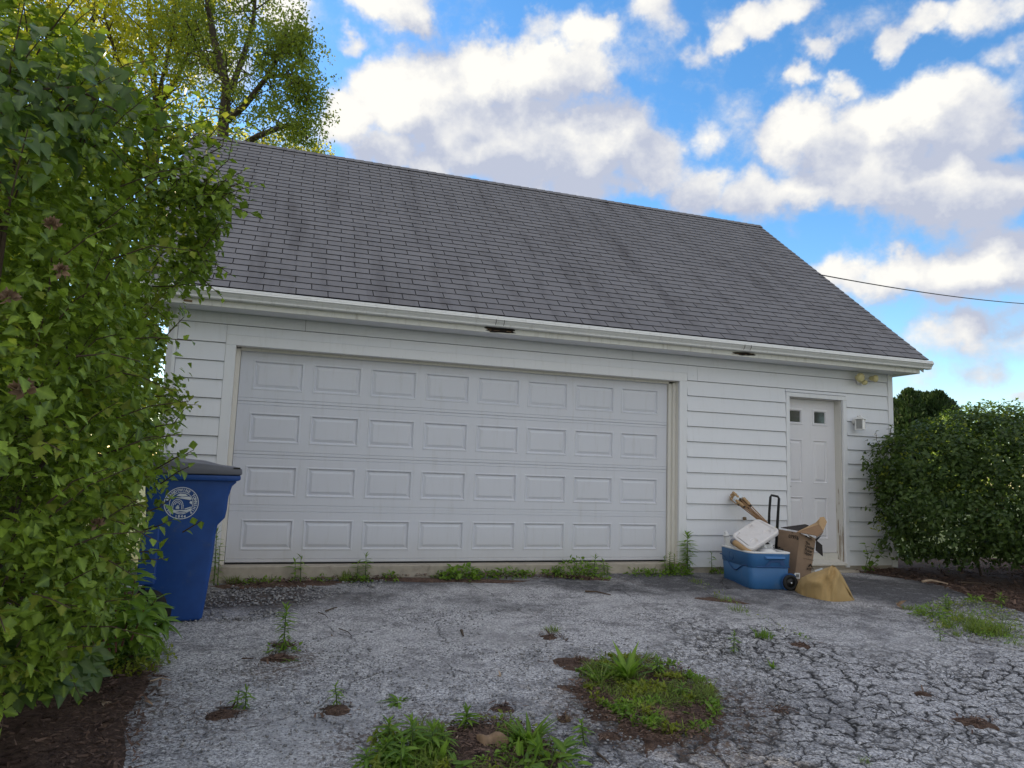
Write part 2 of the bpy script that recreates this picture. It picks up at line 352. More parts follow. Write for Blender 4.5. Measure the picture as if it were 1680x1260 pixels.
# ------------------------------------------------------------------ object helpers
def root_loc(o):
    while o.parent is not None: o = o.parent
    return np.array(o.location)
def thing(name, label, cat, loc=(0, 0, 0), group=None):
    o = bpy.data.objects.new(name, None); COL.objects.link(o); o.location = tuple(float(x) for x in loc)
    o.empty_display_size = .1
    tag(o, label, cat, group); return o
def tag(o, label=None, cat=None, group=None, kind=None):
    if label: o['label'] = label
    if cat: o['category'] = cat
    if group: o['group'] = group
    if kind: o['kind'] = kind
    return o
def raw_mesh(name, V, F, mats, midx=None, smooth=False, tint=None):
    me = bpy.data.meshes.new(name)
    V = np.asarray(V, dtype=np.float32)
    if isinstance(F, np.ndarray):
        k = F.shape[1]; nf = len(F)
        me.vertices.add(len(V)); me.vertices.foreach_set('co', V.ravel())
        me.loops.add(nf*k); me.loops.foreach_set('vertex_index', F.astype(np.int32).ravel())
        me.polygons.add(nf); me.polygons.foreach_set('loop_start', np.arange(0, nf*k, k, dtype=np.int32))
        me.update(calc_edges=True)
    else:
        me.from_pydata([tuple(map(float, v)) for v in V], [], F); me.update()
    for mt in (mats if isinstance(mats, (list, tuple)) else [mats]): me.materials.append(mt)
    if midx is not None: me.polygons.foreach_set('material_index', np.asarray(midx, dtype=np.int32))
    if smooth: me.polygons.foreach_set('use_smooth', np.ones(len(me.polygons), dtype=bool))
    if tint is not None:
        tint = np.asarray(tint, dtype=np.float32)
        if tint.ndim == 2:
            b_ = me.attributes.new('vein', 'FLOAT', 'POINT'); b_.data.foreach_set('value', np.ascontiguousarray(tint[:, 1])); tint = np.ascontiguousarray(tint[:, 0])
        a = me.attributes.new('tint', 'FLOAT', 'POINT'); a.data.foreach_set('value', tint)
    return me
def part(name, V, F, mats, parent=None, midx=None, smooth=False, tint=None, loc=None):
    """world-space vertices -> one mesh object (child of parent, or top level about loc)"""
    V = np.asarray(V, float)
    off = root_loc(parent) if parent is not None else (np.zeros(3) if loc is None else np.asarray(loc, float))
    me = raw_mesh(name, V-off, F, mats, midx, smooth, tint)
    o = bpy.data.objects.new(name, me); COL.objects.link(o)
    if parent is not None: o.parent = parent
    else: o.location = tuple(off)
    return o
def structure(name, V, F, mats, **k):
    return tag(part(name, V, F, mats, **k), kind='structure')

class MB:
    def __init__(s): s.V = []; s.F = []; s.M = []
    def add(s, V, F, mi=0):
        n = len(s.V); s.V += [tuple(map(float, v)) for v in V]; s.F += [tuple(i+n for i in f) for f in F]; s.M += [mi]*len(F); return s
    def box(s, x0, x1, y0, y1, z0, z1, mi=0):
        V = [(x, y, z) for z in (z0, z1) for y in (y0, y1) for x in (x0, x1)]
        return s.add(V, [(0, 2, 3, 1), (4, 5, 7, 6), (0, 1, 5, 4), (2, 6, 7, 3), (0, 4, 6, 2), (1, 3, 7, 5)], mi)
    def obox(s, o, a, b, c, mi=0):
        """box from corner o with edge vectors a, b, c"""
        o, a, b, c = map(lambda q: np.asarray(q, float), (o, a, b, c))
        V = [o+a*i+b*j+c*k for k in (0, 1) for j in (0, 1) for i in (0, 1)]
        return s.add(V, [(0, 2, 3, 1), (4, 5, 7, 6), (0, 1, 5, 4), (2, 6, 7, 3), (0, 4, 6, 2), (1, 3, 7, 5)], mi)
    def quad(s, a, b, c, d, mi=0): return s.add([a, b, c, d], [(0, 1, 2, 3)], mi)
    def extrude(s, prof, x0, x1, mi=0, caps=True):
        """closed (y,z) profile swept along X"""
        n = len(prof); V = [(x0, y, z) for y, z in prof] + [(x1, y, z) for y, z in prof]
        F = [(i, (i+1) % n, n+(i+1) % n, n+i) for i in range(n)]
        if caps: F += [tuple(range(n-1, -1, -1)), tuple(range(n, 2*n))]
        return s.add(V, F, mi)
    def tube(s, path, r, n=8, mi=0, closed=False, caps=True):
        P = np.asarray(path, float); k = len(P); rs = np.full(k, r, float) if np.isscalar(r) else np.asarray(r, float)
        V = []; prev = None
        for i in range(k):
            if closed: tdir = P[(i+1) % k]-P[i-1]
            else: tdir = P[min(i+1, k-1)]-P[max(i-1, 0)]
            tdir = tdir/(np.linalg.norm(tdir)+1e-9)
            if prev is None:
                a = np.cross(tdir, (0, 0, 1) if abs(tdir[2]) < .9 else (1, 0, 0))
            else: a = prev - tdir*(prev@tdir)
            a = a/np.linalg.norm(a); b = np.cross(tdir, a); prev = a
            for j in range(n):
                th = 2*math.pi*j/n; V.append(P[i]+rs[i]*(a*math.cos(th)+b*math.sin(th)))
        F = []
        for i in range(k if closed else k-1):
            i2 = (i+1) % k
            for j in range(n):
                j2 = (j+1) % n; F.append((i*n+j, i*n+j2, i2*n+j2, i2*n+j))
        if caps and not closed: F += [tuple(range(n-1, -1, -1)), tuple((k-1)*n+j for j in range(n))]
        return s.add(V, F, mi)
    def lathe(s, o, ax, prof, n=20, mi=0):
        """prof = [(radius, height along ax)]"""
        o = np.asarray(o, float); ax = np.asarray(ax, float); ax /= np.linalg.norm(ax)
        a = np.cross(ax, (0, 0, 1) if abs(ax[2]) < .9 else (1, 0, 0)); a /= np.linalg.norm(a); b = np.cross(ax, a)
        V = []
        for r, h in prof:
            for j in range(n):
                th = 2*math.pi*j/n; V.append(o+ax*h+r*(a*math.cos(th)+b*math.sin(th)))
        F = [(i*n+j, i*n+(j+1) % n, (i+1)*n+(j+1) % n, (i+1)*n+j) for i in range(len(prof)-1) for j in range(n)]
        F += [tuple(range(n-1, -1, -1)), tuple((len(prof)-1)*n+j for j in range(n))]
        return s.add(V, F, mi)
    def out(s, name, mats, parent=None, smooth=False, bevel=0.0, seg=1, loc=None, tint=None):
        o = part(name, s.V, s.F, mats, parent, s.M, smooth, tint, loc)
        if bevel:
            bm = bmesh.new(); bm.from_mesh(o.data); bmesh.ops.remove_doubles(bm, verts=bm.verts, dist=1e-5)
            ed = [e for e in bm.edges if len(e.link_faces) == 2 and e.calc_face_angle(0) > .6]
            bmesh.ops.bevel(bm, geom=ed, offset=bevel, segments=seg, profile=.5, affect='EDGES', clamp_overlap=True)
            bm.to_mesh(o.data); bm.free()
        return o

def smooth_noise(x, y, seed=0):
    """cheap value noise, vectorised"""
    x = np.asarray(x, float); y = np.asarray(y, float)
    def h(i, j):
        n = np.sin(i*127.1+j*311.7+seed*74.7)*43758.5453
        return n-np.floor(n)
    xi, yi = np.floor(x), np.floor(y); fx, fy = x-xi, y-yi
    fx = fx*fx*(3-2*fx); fy = fy*fy*(3-2*fy)
    return (h(xi, yi)*(1-fx)+h(xi+1, yi)*fx)*(1-fy)+(h(xi, yi+1)*(1-fx)+h(xi+1, yi+1)*fx)*fy

# ------------------------------------------------------------------ ground
def build_ground():
    R = 600.0
    xs = [-R, -80, -20, 14, 30, 80, R]; ys = [-R, -80, -20, -.2, 8, 30, 80, R]
    V = [(x, y, float(gz(0, max(y, -30)))-.07) for y in ys for x in xs]; n = len(xs)
    F = [(j*n+i, j*n+i+1, (j+1)*n+i+1, (j+1)*n+i) for j in range(len(ys)-1) for i in range(n-1)]
    structure('ground', V, F, lawn_m)
    # driveway: a fine sheet near the camera so that cracks and hollows are real relief
    xs = np.arange(-3.2, 11.0, .024); ys = np.concatenate([np.arange(-9.5, -4.9, .06), np.arange(-4.9, -2.2, .017), np.arange(-2.2, -.13, .03)])
    X, Y = np.meshgrid(xs, ys)
    Z = gz(X, Y)
    Z = Z + .018*(smooth_noise(X*.9, Y*.9, 1)-.5) + .008*(smooth_noise(X*3.1, Y*3.1, 2)-.5)
    nx, ny = len(xs), len(ys)
    idx = np.arange(nx*ny).reshape(ny, nx)
    F = np.stack([idx[:-1, :-1], idx[:-1, 1:], idx[1:, 1:], idx[1:, :-1]], -1).reshape(-1, 4)
    V = np.stack([X, Y, Z], -1).reshape(-1, 3)
    o = structure('driveway', V, F, asphalt_m, smooth=True)
    # zones: r = crazed surface, g = dark binder, b = brown litter
    def spot(u, v, ru, rd, soft=.5, w=1.0):
        c = G(u, v); view = c[:2]-CAM[:2]; view /= np.linalg.norm(view); sd = np.array([view[1], -view[0]])
        dx = X-c[0]+.5*(smooth_noise(X*2.3, Y*2.3, 5)-.5); dy = Y-c[1]+.5*(smooth_noise(X*2.3, Y*2.3, 6)-.5)
        a = (dx*sd[0]+dy*sd[1])/ru; b = (dx*view[0]+dy*view[1])/rd
        d = np.sqrt(a*a+b*b)
        return w*np.clip((1-d)/soft+.0, 0, 1)
    mxm = np.maximum.reduce
    crz = mxm([spot(1450, 1150, 1.5, 1.5, .5), spot(1250, 1060, 1.1, 1.0, .6), spot(1640, 1120, 1.3, 1.2, .7), spot(1130, 1010, .9, .7, .8, .55), spot(1050, 1240, .9, .6, .8, .75), spot(850, 1060, .5, .5, .9, .3), spot(1500, 1020, .9, .5, .9, .45), spot(1300, 1220, 1.6, 1.0, .5, .9)])
    drk = mxm([spot(1420, 965, 2.1, 1.0, .5, 1.0), spot(1250, 985, 1.4, .6, .7, .7), spot(1150, 955, 1.8, .8, .6, 1.0), spot(950, 960, 1.6, .5, .7, .85), spot(800, 990, .8, .35, 1, .6), spot(640, 953, 2.0, .45, .7, .8), spot(430, 980, 1.2, .75, .6, 1.0),
               spot(1500, 975, 1.0, .5, .7, .9), spot(980, 1210, .6, .4, 1, .55), spot(1330, 1150, .6, .5, 1, .45), spot(1300, 1010, 1.0, .4, 1, .45), spot(1100, 1180, .9, .9, .7, .45), spot(740, 1050, .4, .3, 1, .3)])
    brn = mxm([spot(430, 985, .8, .5, .6, .9), spot(500, 955, 1.3, .16, .6, .9), spot(250, 1150, .55, .8, .5, .9), spot(1560, 950, 1.6, .35, .6, .9), spot(1650, 975, 1.2, .5, .6, .8), spot(800, 945, 2.2, .10, .6, .8), spot(1200, 985, .5, .10, .6, .8),
               spot(1080, 1150, .75, .75, .35, .85), spot(740, 1230, .75, .55, .4, .8), spot(1560, 1015, .8, .4, .6, .5), spot(470, 1085, .3, .3, .5, .8)])
    C = np.stack([crz, drk, brn, np.ones_like(crz)], -1).reshape(-1, 4).astype(np.float32)
    a = o.data.color_attributes.new('zone', 'FLOAT_COLOR', 'POINT'); a.data.foreach_set('color', C.ravel())
build_ground()

def soil_mound(name, pts, h, n=48, rings=7, seed=0, inner=1.0):
    """irregular mound of soil over the ground; pts = outline in world xy"""
    P = np.asarray(pts, float)[:, :2]; c = P.mean(0)
    # resample the outline
    d = np.concatenate([[0], np.cumsum(np.linalg.norm(np.roll(P, -1, 0)-P, axis=1))]); Q = np.vstack([P, P[:1]])
    s = np.linspace(0, d[-1], n, endpoint=False); ox = np.interp(s, d, Q[:, 0]); oy = np.interp(s, d, Q[:, 1])
    wv = 1+.30*(smooth_noise(s*6, s*0, seed)-.5)+.26*(smooth_noise(s*19, s*0+4, seed)-.5)+.18*(smooth_noise(s*47, s*0+2, seed)-.5) if d[-1] < 6 else 1+.08*(smooth_noise(s*7, s*0, seed)-.5)
    ox = c[0]+(ox-c[0])*wv; oy = c[1]+(oy-c[1])*wv
    V = [(c[0], c[1], float(gz(*c))+h+.004)]; F = []
    for r in range(1, rings+1):
        t = r/rings
        for i in range(n):
            x = c[0]+(ox[i]-c[0])*t; y = c[1]+(oy[i]-c[1])*t
            z = float(gz(x, y))+.012*(1-t)+h*(1-t**2.2)+.022*min(1, 3*(1-t))*(float(smooth_noise(x*9, y*9, seed))-.5) - (.012 if r == rings else 0)
            V.append((x, y, z))
    for i in range(n): F.append((0, 1+i, 1+(i+1) % n))
    for r in range(rings-1):
        for i in range(n):
            a = 1+r*n+i; b = 1+r*n+(i+1) % n; F.append((a, a+n, b+n, b))
    return structure(name, V, F, soil_m, smooth=True)
def gpts(lst): return [G(u, v) for u, v in lst]
soil_mound('planting_bed', [(-.02, -5.2), (-.05, -4.6), (-.10, -3.9), (-.16, -3.3), (-.15, -2.85), (-.32, -2.4), (-.42, -1.6), (-.62, -.35), (-2.6, -.3), (-3.1, -5.2)], .03, 90, 12, 1)
soil_mound('planting_bed', [tuple(G(1395, 938)[:2]), tuple(G(1470, 950)[:2]), tuple(G(1545, 965)[:2]), tuple(G(1600, 985)[:2]), tuple(G(1685, 1008)[:2]), (9.6, -2.6), (11.8, -1.5), (11.5, 1.2), (8.4, 1.2), (7.75, -.12)], .03, 90, 12, 2)
def ellipse_soil(name, u, v, rx, ry, h, seed):
    c = G(u, v)
    if c[1] > -.30 and c[0] < 8.2: c = atY(u, v, -.30); c[2] = float(gz(c[0], c[1]))
    rx, ry = (rx*.75, ry*.75) if rx < .25 else (rx, ry); view = c[:2]-CAM[:2]; view /= np.linalg.norm(view); sd = np.array([view[1], -view[0]])
    pts = [c[:2]+sd*rx*math.cos(a)*(1+.35*(random.random()-.5))+view*ry*math.sin(a)*(1+.35*(random.random()-.5)) for a in np.linspace(0, 2*math.pi, 14)[:-1]]
    return soil_mound(name, pts, h, 84, 5, seed)
soil_mound('soil_patch', gpts([(925, 1135), (945, 1160), (1005, 1195), (1060, 1228), (1130, 1232), (1185, 1215), (1192, 1180), (1175, 1135), (1120, 1095), (1040, 1080), (975, 1095)]), .022, 130, 8, 3)
soil_mound('soil_patch', gpts([(905, 1082), (925, 1098), (965, 1103), (985, 1085), (955, 1075)]), .012, 36, 5, 4)
soil_mound('soil_patch', gpts([(595, 1262), (640, 1225), (730, 1195), (790, 1180), (850, 1190), (905, 1230), (935, 1275), (760, 1290)]), .022, 130, 8, 5)
for k, (u, v, rx, ry, h) in enumerate([(365, 1174, .135, .10, .02), (553, 1166, .10, .09, .02), (825, 1163, .10, .075, .015), (903, 1047, .13, .11, .02), (458, 1082, .17, .13, .02), (470, 1060, .12, .09, .02),
        (1600, 1187, .16, .11, .015), (1315, 1060, .10, .06, .012), (950, 948, .38, .14, .02), (1275, 1170, .09, .06, .01), (1515, 1140, .06, .05, .01), (925, 1180, .05, .06, .012),
        (1000, 1210, .10, .06, .012), (1180, 985, .30, .05, .012), (700, 940, 1.5, .07, .015), (455, 948, .75, .16, .02)]):
    ellipse_soil('soil_patch', u, v, rx, ry, h*.55, 10+k)

# ------------------------------------------------------------------ garage
YW = -0.15     # front face of the wall trim; the garage door leaf stands at Y = 0
XL, XR = -0.667, 8.216
DEPTH = 6.03
gar = thing('garage', 'white detached garage with wide panelled door, narrow entry door and grey shingle roof', 'garage', (XL, YW, -.15))
def build_wall():
    w = MB()
    for (x0, x1, z0, z1) in [(XL+.02, -.048, -.10, 2.47), (4.963, 6.548, -.10, 2.47), (7.389, XR-.02, -.10, 2.47), (-.048, 4.963, 2.136, 2.47), (6.548, 7.389, 2.048, 2.47)]:
        w.box(x0, x1, -.128, .02, z0, z1)
    w.box(XL+.02, XL+.16, .02, DEPTH, -.10, 2.47); w.box(XR-.16, XR-.02, .02, DEPTH, -.10, 2.47); w.box(XL+.16, XR-.16, DEPTH-.14, DEPTH, -.10, 2.47)
    # gable triangles
    for x0, x1 in ((XL+.02, XL+.16), (XR-.16, XR-.02)):
        V = [(x, y, z) for x in (x0, x1) for y, z in ((-.128, 2.47), (DEPTH, 2.47), (2.94, 5.32))]
        w.add(V, [(0, 2, 1), (3, 4, 5), (0, 1, 4, 3), (1, 2, 5, 4), (2, 0, 3, 5)])
    wall = w.out('wall', sheath_shade_m, gar)
    def board(x0, x1, z0, z1):
        b = MB()
        yb, yt = YW-.009, YW+.009
        b.extrude([(yb, z0+.0040), (yt, z1-.0012), (-.1285, z1-.0012), (-.1285, z0+.0040)], x0+.0016, x1-.0016)
        b.out('siding_board', siding_m, wall)
    lines = [2.335] + [2.149-.1842*k for k in range(12)]
    rows = [(lines[i+1], lines[i]) for i in range(len(lines)-1)]; rows.append((-.065, lines[-1]))
    for (a, b) in ((-.583, .599), (.599, 4.326), (4.326, 8.138)): board(a, b, 2.335, 2.462)
    for k, (z0, z1) in enumerate(rows):
        if k == 0:
            board(-.583, -.143, z0, z1); board(5.066, 5.205, z0, z1); board(5.205, 8.138, z0, z1); continue
        board(-.583, -.143, z0, z1); 
        if z0 > 2.0: pass
        if k == 1 and z0 < 2.105 < z1:
            board(5.066, 6.494, z0, z1); board(7.449, 8.138, z0, z1)
            board(6.494, 7.449, 2.107, z1)
        else:
            board(5.066, 6.494, z0, z1); board(7.449, 8.138, z0, z1)
    # strip over the garage door head
    for a, b in ((-.143, 1.468), (1.468, 5.066)):
        bb = MB(); bb.extrude([(YW-.004, 2.2385), (YW+.006, 2.3335), (-.1285, 2.3335), (-.1285, 2.2385)], a+.001, b-.001); bb.out('siding_board', siding_m, wall)
    # corner boards: left one has flutes
    c = MB(); c.box(-.618, -.585, YW-.014, -.12, -.09, 2.462)
    for k in range(6): c.box(-.668+k*.0083, -.668+k*.0083+.0058, YW-.010, -.12, -.09, 2.462)
    c.box(-.6665, -.6185, YW-.003, -.118, -.09, 2.462)
    c.out('corner_board', trim_m, gar)
    c = MB(); c.box(8.139, 8.218, YW-.014, -.10, -.09, 2.462); c.box(8.204, 8.222, -.10, .0, -.09, 2.462); c.out('corner_board', trim_m, gar, bevel=.003)
    # side wall courses
    for xa, xb in ((XL-.0, XL+.02), (XR-.02, XR)):
        for k in range(14):
            z0 = -.06+.184*k
            s = MB(); xo = xa if xa < 0 else xb; xi = xb if xa < 0 else xa
            V = [(xo-(.006 if xa < 0 else -.006), -.09, z0), (xo, -.09, z0+.19), (xi, -.09, z0+.19), (xi, -.09, z0), (xo-(.006 if xa < 0 else -.006), DEPTH, z0), (xo, DEPTH, z0+.19), (xi, DEPTH, z0+.19), (xi, DEPTH, z0)]
            s.add(V, [(0, 1, 5, 4), (3, 0, 4, 7), (0, 3, 2, 1), (4, 5, 6, 7)]); s.out('siding_board', siding_m, wall)
    # slab
    f = MB(); f.box(XL+.03, XR-.03, -.132, DEPTH-.03, -.5, -.062); f.out('foundation', concrete_m, gar)
    f = MB(); f.box(-.16, 5.07, -.165, 1.2, -.5, -.012); f.out('door_apron', concrete_m, gar, bevel=.008)
    f = MB(); f.box(6.45, 7.47, -.30, -.135, -.5, -.105); f.out('door_step', concrete_m, gar, bevel=.01)
build_wall()

def plate(mb, xs, zs, holes, y, mi=0):
    """front sheet at y made of cells between xs and zs, leaving (i,j) in holes open"""
    for i in range(len(xs)-1):
        for j in range(len(zs)-1):
            if (i, j) in holes: continue
            mb.quad((xs[i], y, zs[j]), (xs[i+1], y, zs[j]), (xs[i+1], y, zs[j+1]), (xs[i], y, zs[j+1]), mi)
def raised(parent, x0, x1, z0, z1, y, mat, rings, name='raised_panel'):
    """rings = [(inset, depth)] walked inward from the edge of the hole"""
    V = []; F = []
    for ins, d in rings:
        V += [(x0+ins, y+d, z0+ins), (x1-ins, y+d, z0+ins), (x1-ins, y+d, z1-ins), (x0+ins, y+d, z1-ins)]
    for r in range(len(rings)-1):
        for k in range(4): F.append((r*4+k, r*4+(k+1) % 4, (r+1)*4+(k+1) % 4, (r+1)*4+k))
    n = (len(rings)-1)*4; F.append((n, n+1, n+2, n+3))
    return part(name, V, F, mat, parent)

def build_garage_door():
    W, S = 4.877, .5334
    core = MB(); core.box(-.04, 4.93, .045, .075, .0, 2.15)
    door = core.out('garage_door', gdoor_m, gar)
    P = .591; m0 = .120; pw = .503; ph0, ph1 = .115, .425
    rings = [(0, 0), (.010, -.004), (.016, -.004), (.028, .015), (.036, .015), (.062, .003), (.066, .003)]
    for k in range(4):
        z = k*S+.004 if k == 0 else k*S
        b = MB()
        xs = [0.0]
        for i in range(8): xs += [m0+i*P, m0+i*P+pw]
        xs.append(W)
        zz = [z+ph0-.0, z+ph1]
        holes = {(2*i+1, 0) for i in range(8)}
        plate(b, xs, zz, holes, 0.0)
        # top and bottom rails with bead grooves, one profile each
        def rail(pts):
            for (ya, za), (yb, zb) in zip(pts[:-1], pts[1:]): b.quad((0, ya, z+za), (W, ya, z+za), (W, yb, z+zb), (0, yb, z+zb))
        rail([(.040, .001), (.004, .001), (.0, .004), (.0, .030), (.006, .0335), (.0, .037), (.0, ph0)])
        rail([(.0, ph1), (.0, S-.037), (.006, S-.0335), (.0, S-.030), (.0, S-.005), (.004, S-.0015), (.040, S-.0015)])
        for x in (0, W): b.quad((x, 0, z), (x, .04, z), (x, .04, z+S-.002), (x, 0, z+S-.002))
        b.out('door_section', gdoor_m, door)
        for i in range(8): raised(door, m0+i*P, m0+i*P+pw, z+ph0, z+ph1, 0.0, gdoor_m, rings)
    s = MB(); s.box(0, W, -.006, .03, -.011, .004); s.out('bottom_seal', black_m, door)
    # frame of the opening
    t = MB(); t.box(-.143, -.046, YW-.006, -.12, -.14, 2.134); t.out('door_casing', trim_m, gar, bevel=.003)
    t = MB(); t.box(4.961, 5.064, YW-.006, -.12, -.11, 2.134); t.out('door_casing', trim_m, gar, bevel=.003)
    t = MB(); t.box(-.143, 5.064, YW-.007, -.12, 2.1345, 2.237); t.out('door_casing', trim_m, gar, bevel=.003)
    t = MB(); t.box(-.060, -.045, -.119, .045, -.16, 2.134); t.box(-.045, -.004, -.040, .043, -.012, 2.120); t.out('door_jamb', jamb_m, gar, bevel=.002)
    t = MB(); t.box(4.962, 4.978, -.119, .045, -.12, 2.134); t.box(4.925, 4.9615, -.066, .043, -.012, 2.120); t.box(4.884, 4.9245, -.030, .043, -.012, 2.110); t.out('door_jamb', jamb_m, gar, bevel=.002)
    t = MB(); t.box(-.045, 4.962, -.119, .044, 2.1345, 2.150); t.box(-.004, 4.884, -.035, .043, 2.108, 2.1340); t.out('door_jamb', jamb_m, gar, bevel=.002)
build_garage_door()

def build_entry_door():
    yd = -.012
    core = MB(); core.box(6.50, 7.385, .03, .05, .08, 2.045); door = core.out('entry_door', door_m, gar)
    lx = [(6.625, 6.862), (7.018, 7.255)]
    lite = [(6.645, 6.857), (7.019, 7.236)]
    b = MB()
    xs = [6.49, lx[0][0], lx[0][1], lx[1][0], lx[1][1], 7.374]
    zs = [.085, .250, .792, .958, 1.527, 1.712, 1.922, 2.044]
    holes = {(i, j) for i in (1, 3) for j in (1, 3, 5)}
    plate(b, xs, zs, holes, yd)
    b.quad((7.374, yd, .085), (7.374, .03, .085), (7.374, .03, 2.044), (7.374, yd, 2.044))
    b.quad((6.49, .03, .085), (7.374, .03, .085), (7.374, yd, .085), (6.49, yd, .085))
    b.out('door_skin', door_m, door)
    rings = [(0, 0), (.008, -.003), (.014, -.003), (.026, .015), (.032, .015), (.056, .002)]
    for i in (0, 1):
        for z0, z1 in ((.250, .792), (.958, 1.527)): raised(door, *lx[i], z0, z1, yd, door_m, rings)
        fr = raised(door, *lx[i], 1.712, 1.922, yd, door_m, [(0, 0), (.004, -.010), (.022, -.012), (.028, -.004), (.034, .008)], 'window_frame')
        # open the middle of the frame and set the pane
        me = fr.data; bm = bmesh.new(); bm.from_mesh(me); bm.faces.ensure_lookup_table()
        bmesh.ops.delete(bm, geom=[bm.faces[len(bm.faces)-1]], context='FACES'); bm.to_mesh(me); bm.free()
        p = MB(); x0, x1 = lx[i]; p.box(x0+.030, x1-.030, yd+.008, yd+.014, 1.742, 1.892); p.out('window_pane', glass_m, door)
    k = MB(); k.lathe((6.660, yd, .915), (0, -1, 0), [(.011, 0), (.011, .006), (.004, .007)], 10); k.out('lock_hole', black_m, door)
    sb = MB(); sb.extrude([(-.175, -.055), (-.175, -.035), (-.030, .005), (.05, .005), (.05, -.055)], 6.548, 7.389); sb.box(6.552, 7.386, -.03, .03, .005, .080); sb.out('door_sill', jamb_m, gar)
    t = MB(); t.box(6.497, 6.550, YW-.010, -.12, -.085, 2.050); t.out('door_casing', trim_m, gar, bevel=.004)
    t = MB(); t.box(7.387, 7.447, YW-.010, -.12, -.085, 2.050); t.out('door_casing', trim_m, gar, bevel=.004)
    t = MB(); t.box(6.497, 7.447, YW-.011, -.12, 2.0505, 2.105); t.out('door_casing', trim_m, gar, bevel=.004)
    t = MB(); t.box(7.3755, 7.392, -.119, .03, -.03, 2.047); t.box(6.540, 6.552, -.119, .03, -.03, 2.047); t.out('door_jamb', peel_m, gar)
    t = MB(); t.box(6.552, 7.3755, -.119, .03, 2.0475, 2.058); t.out('door_jamb', jamb_m, gar)
build_entry_door()

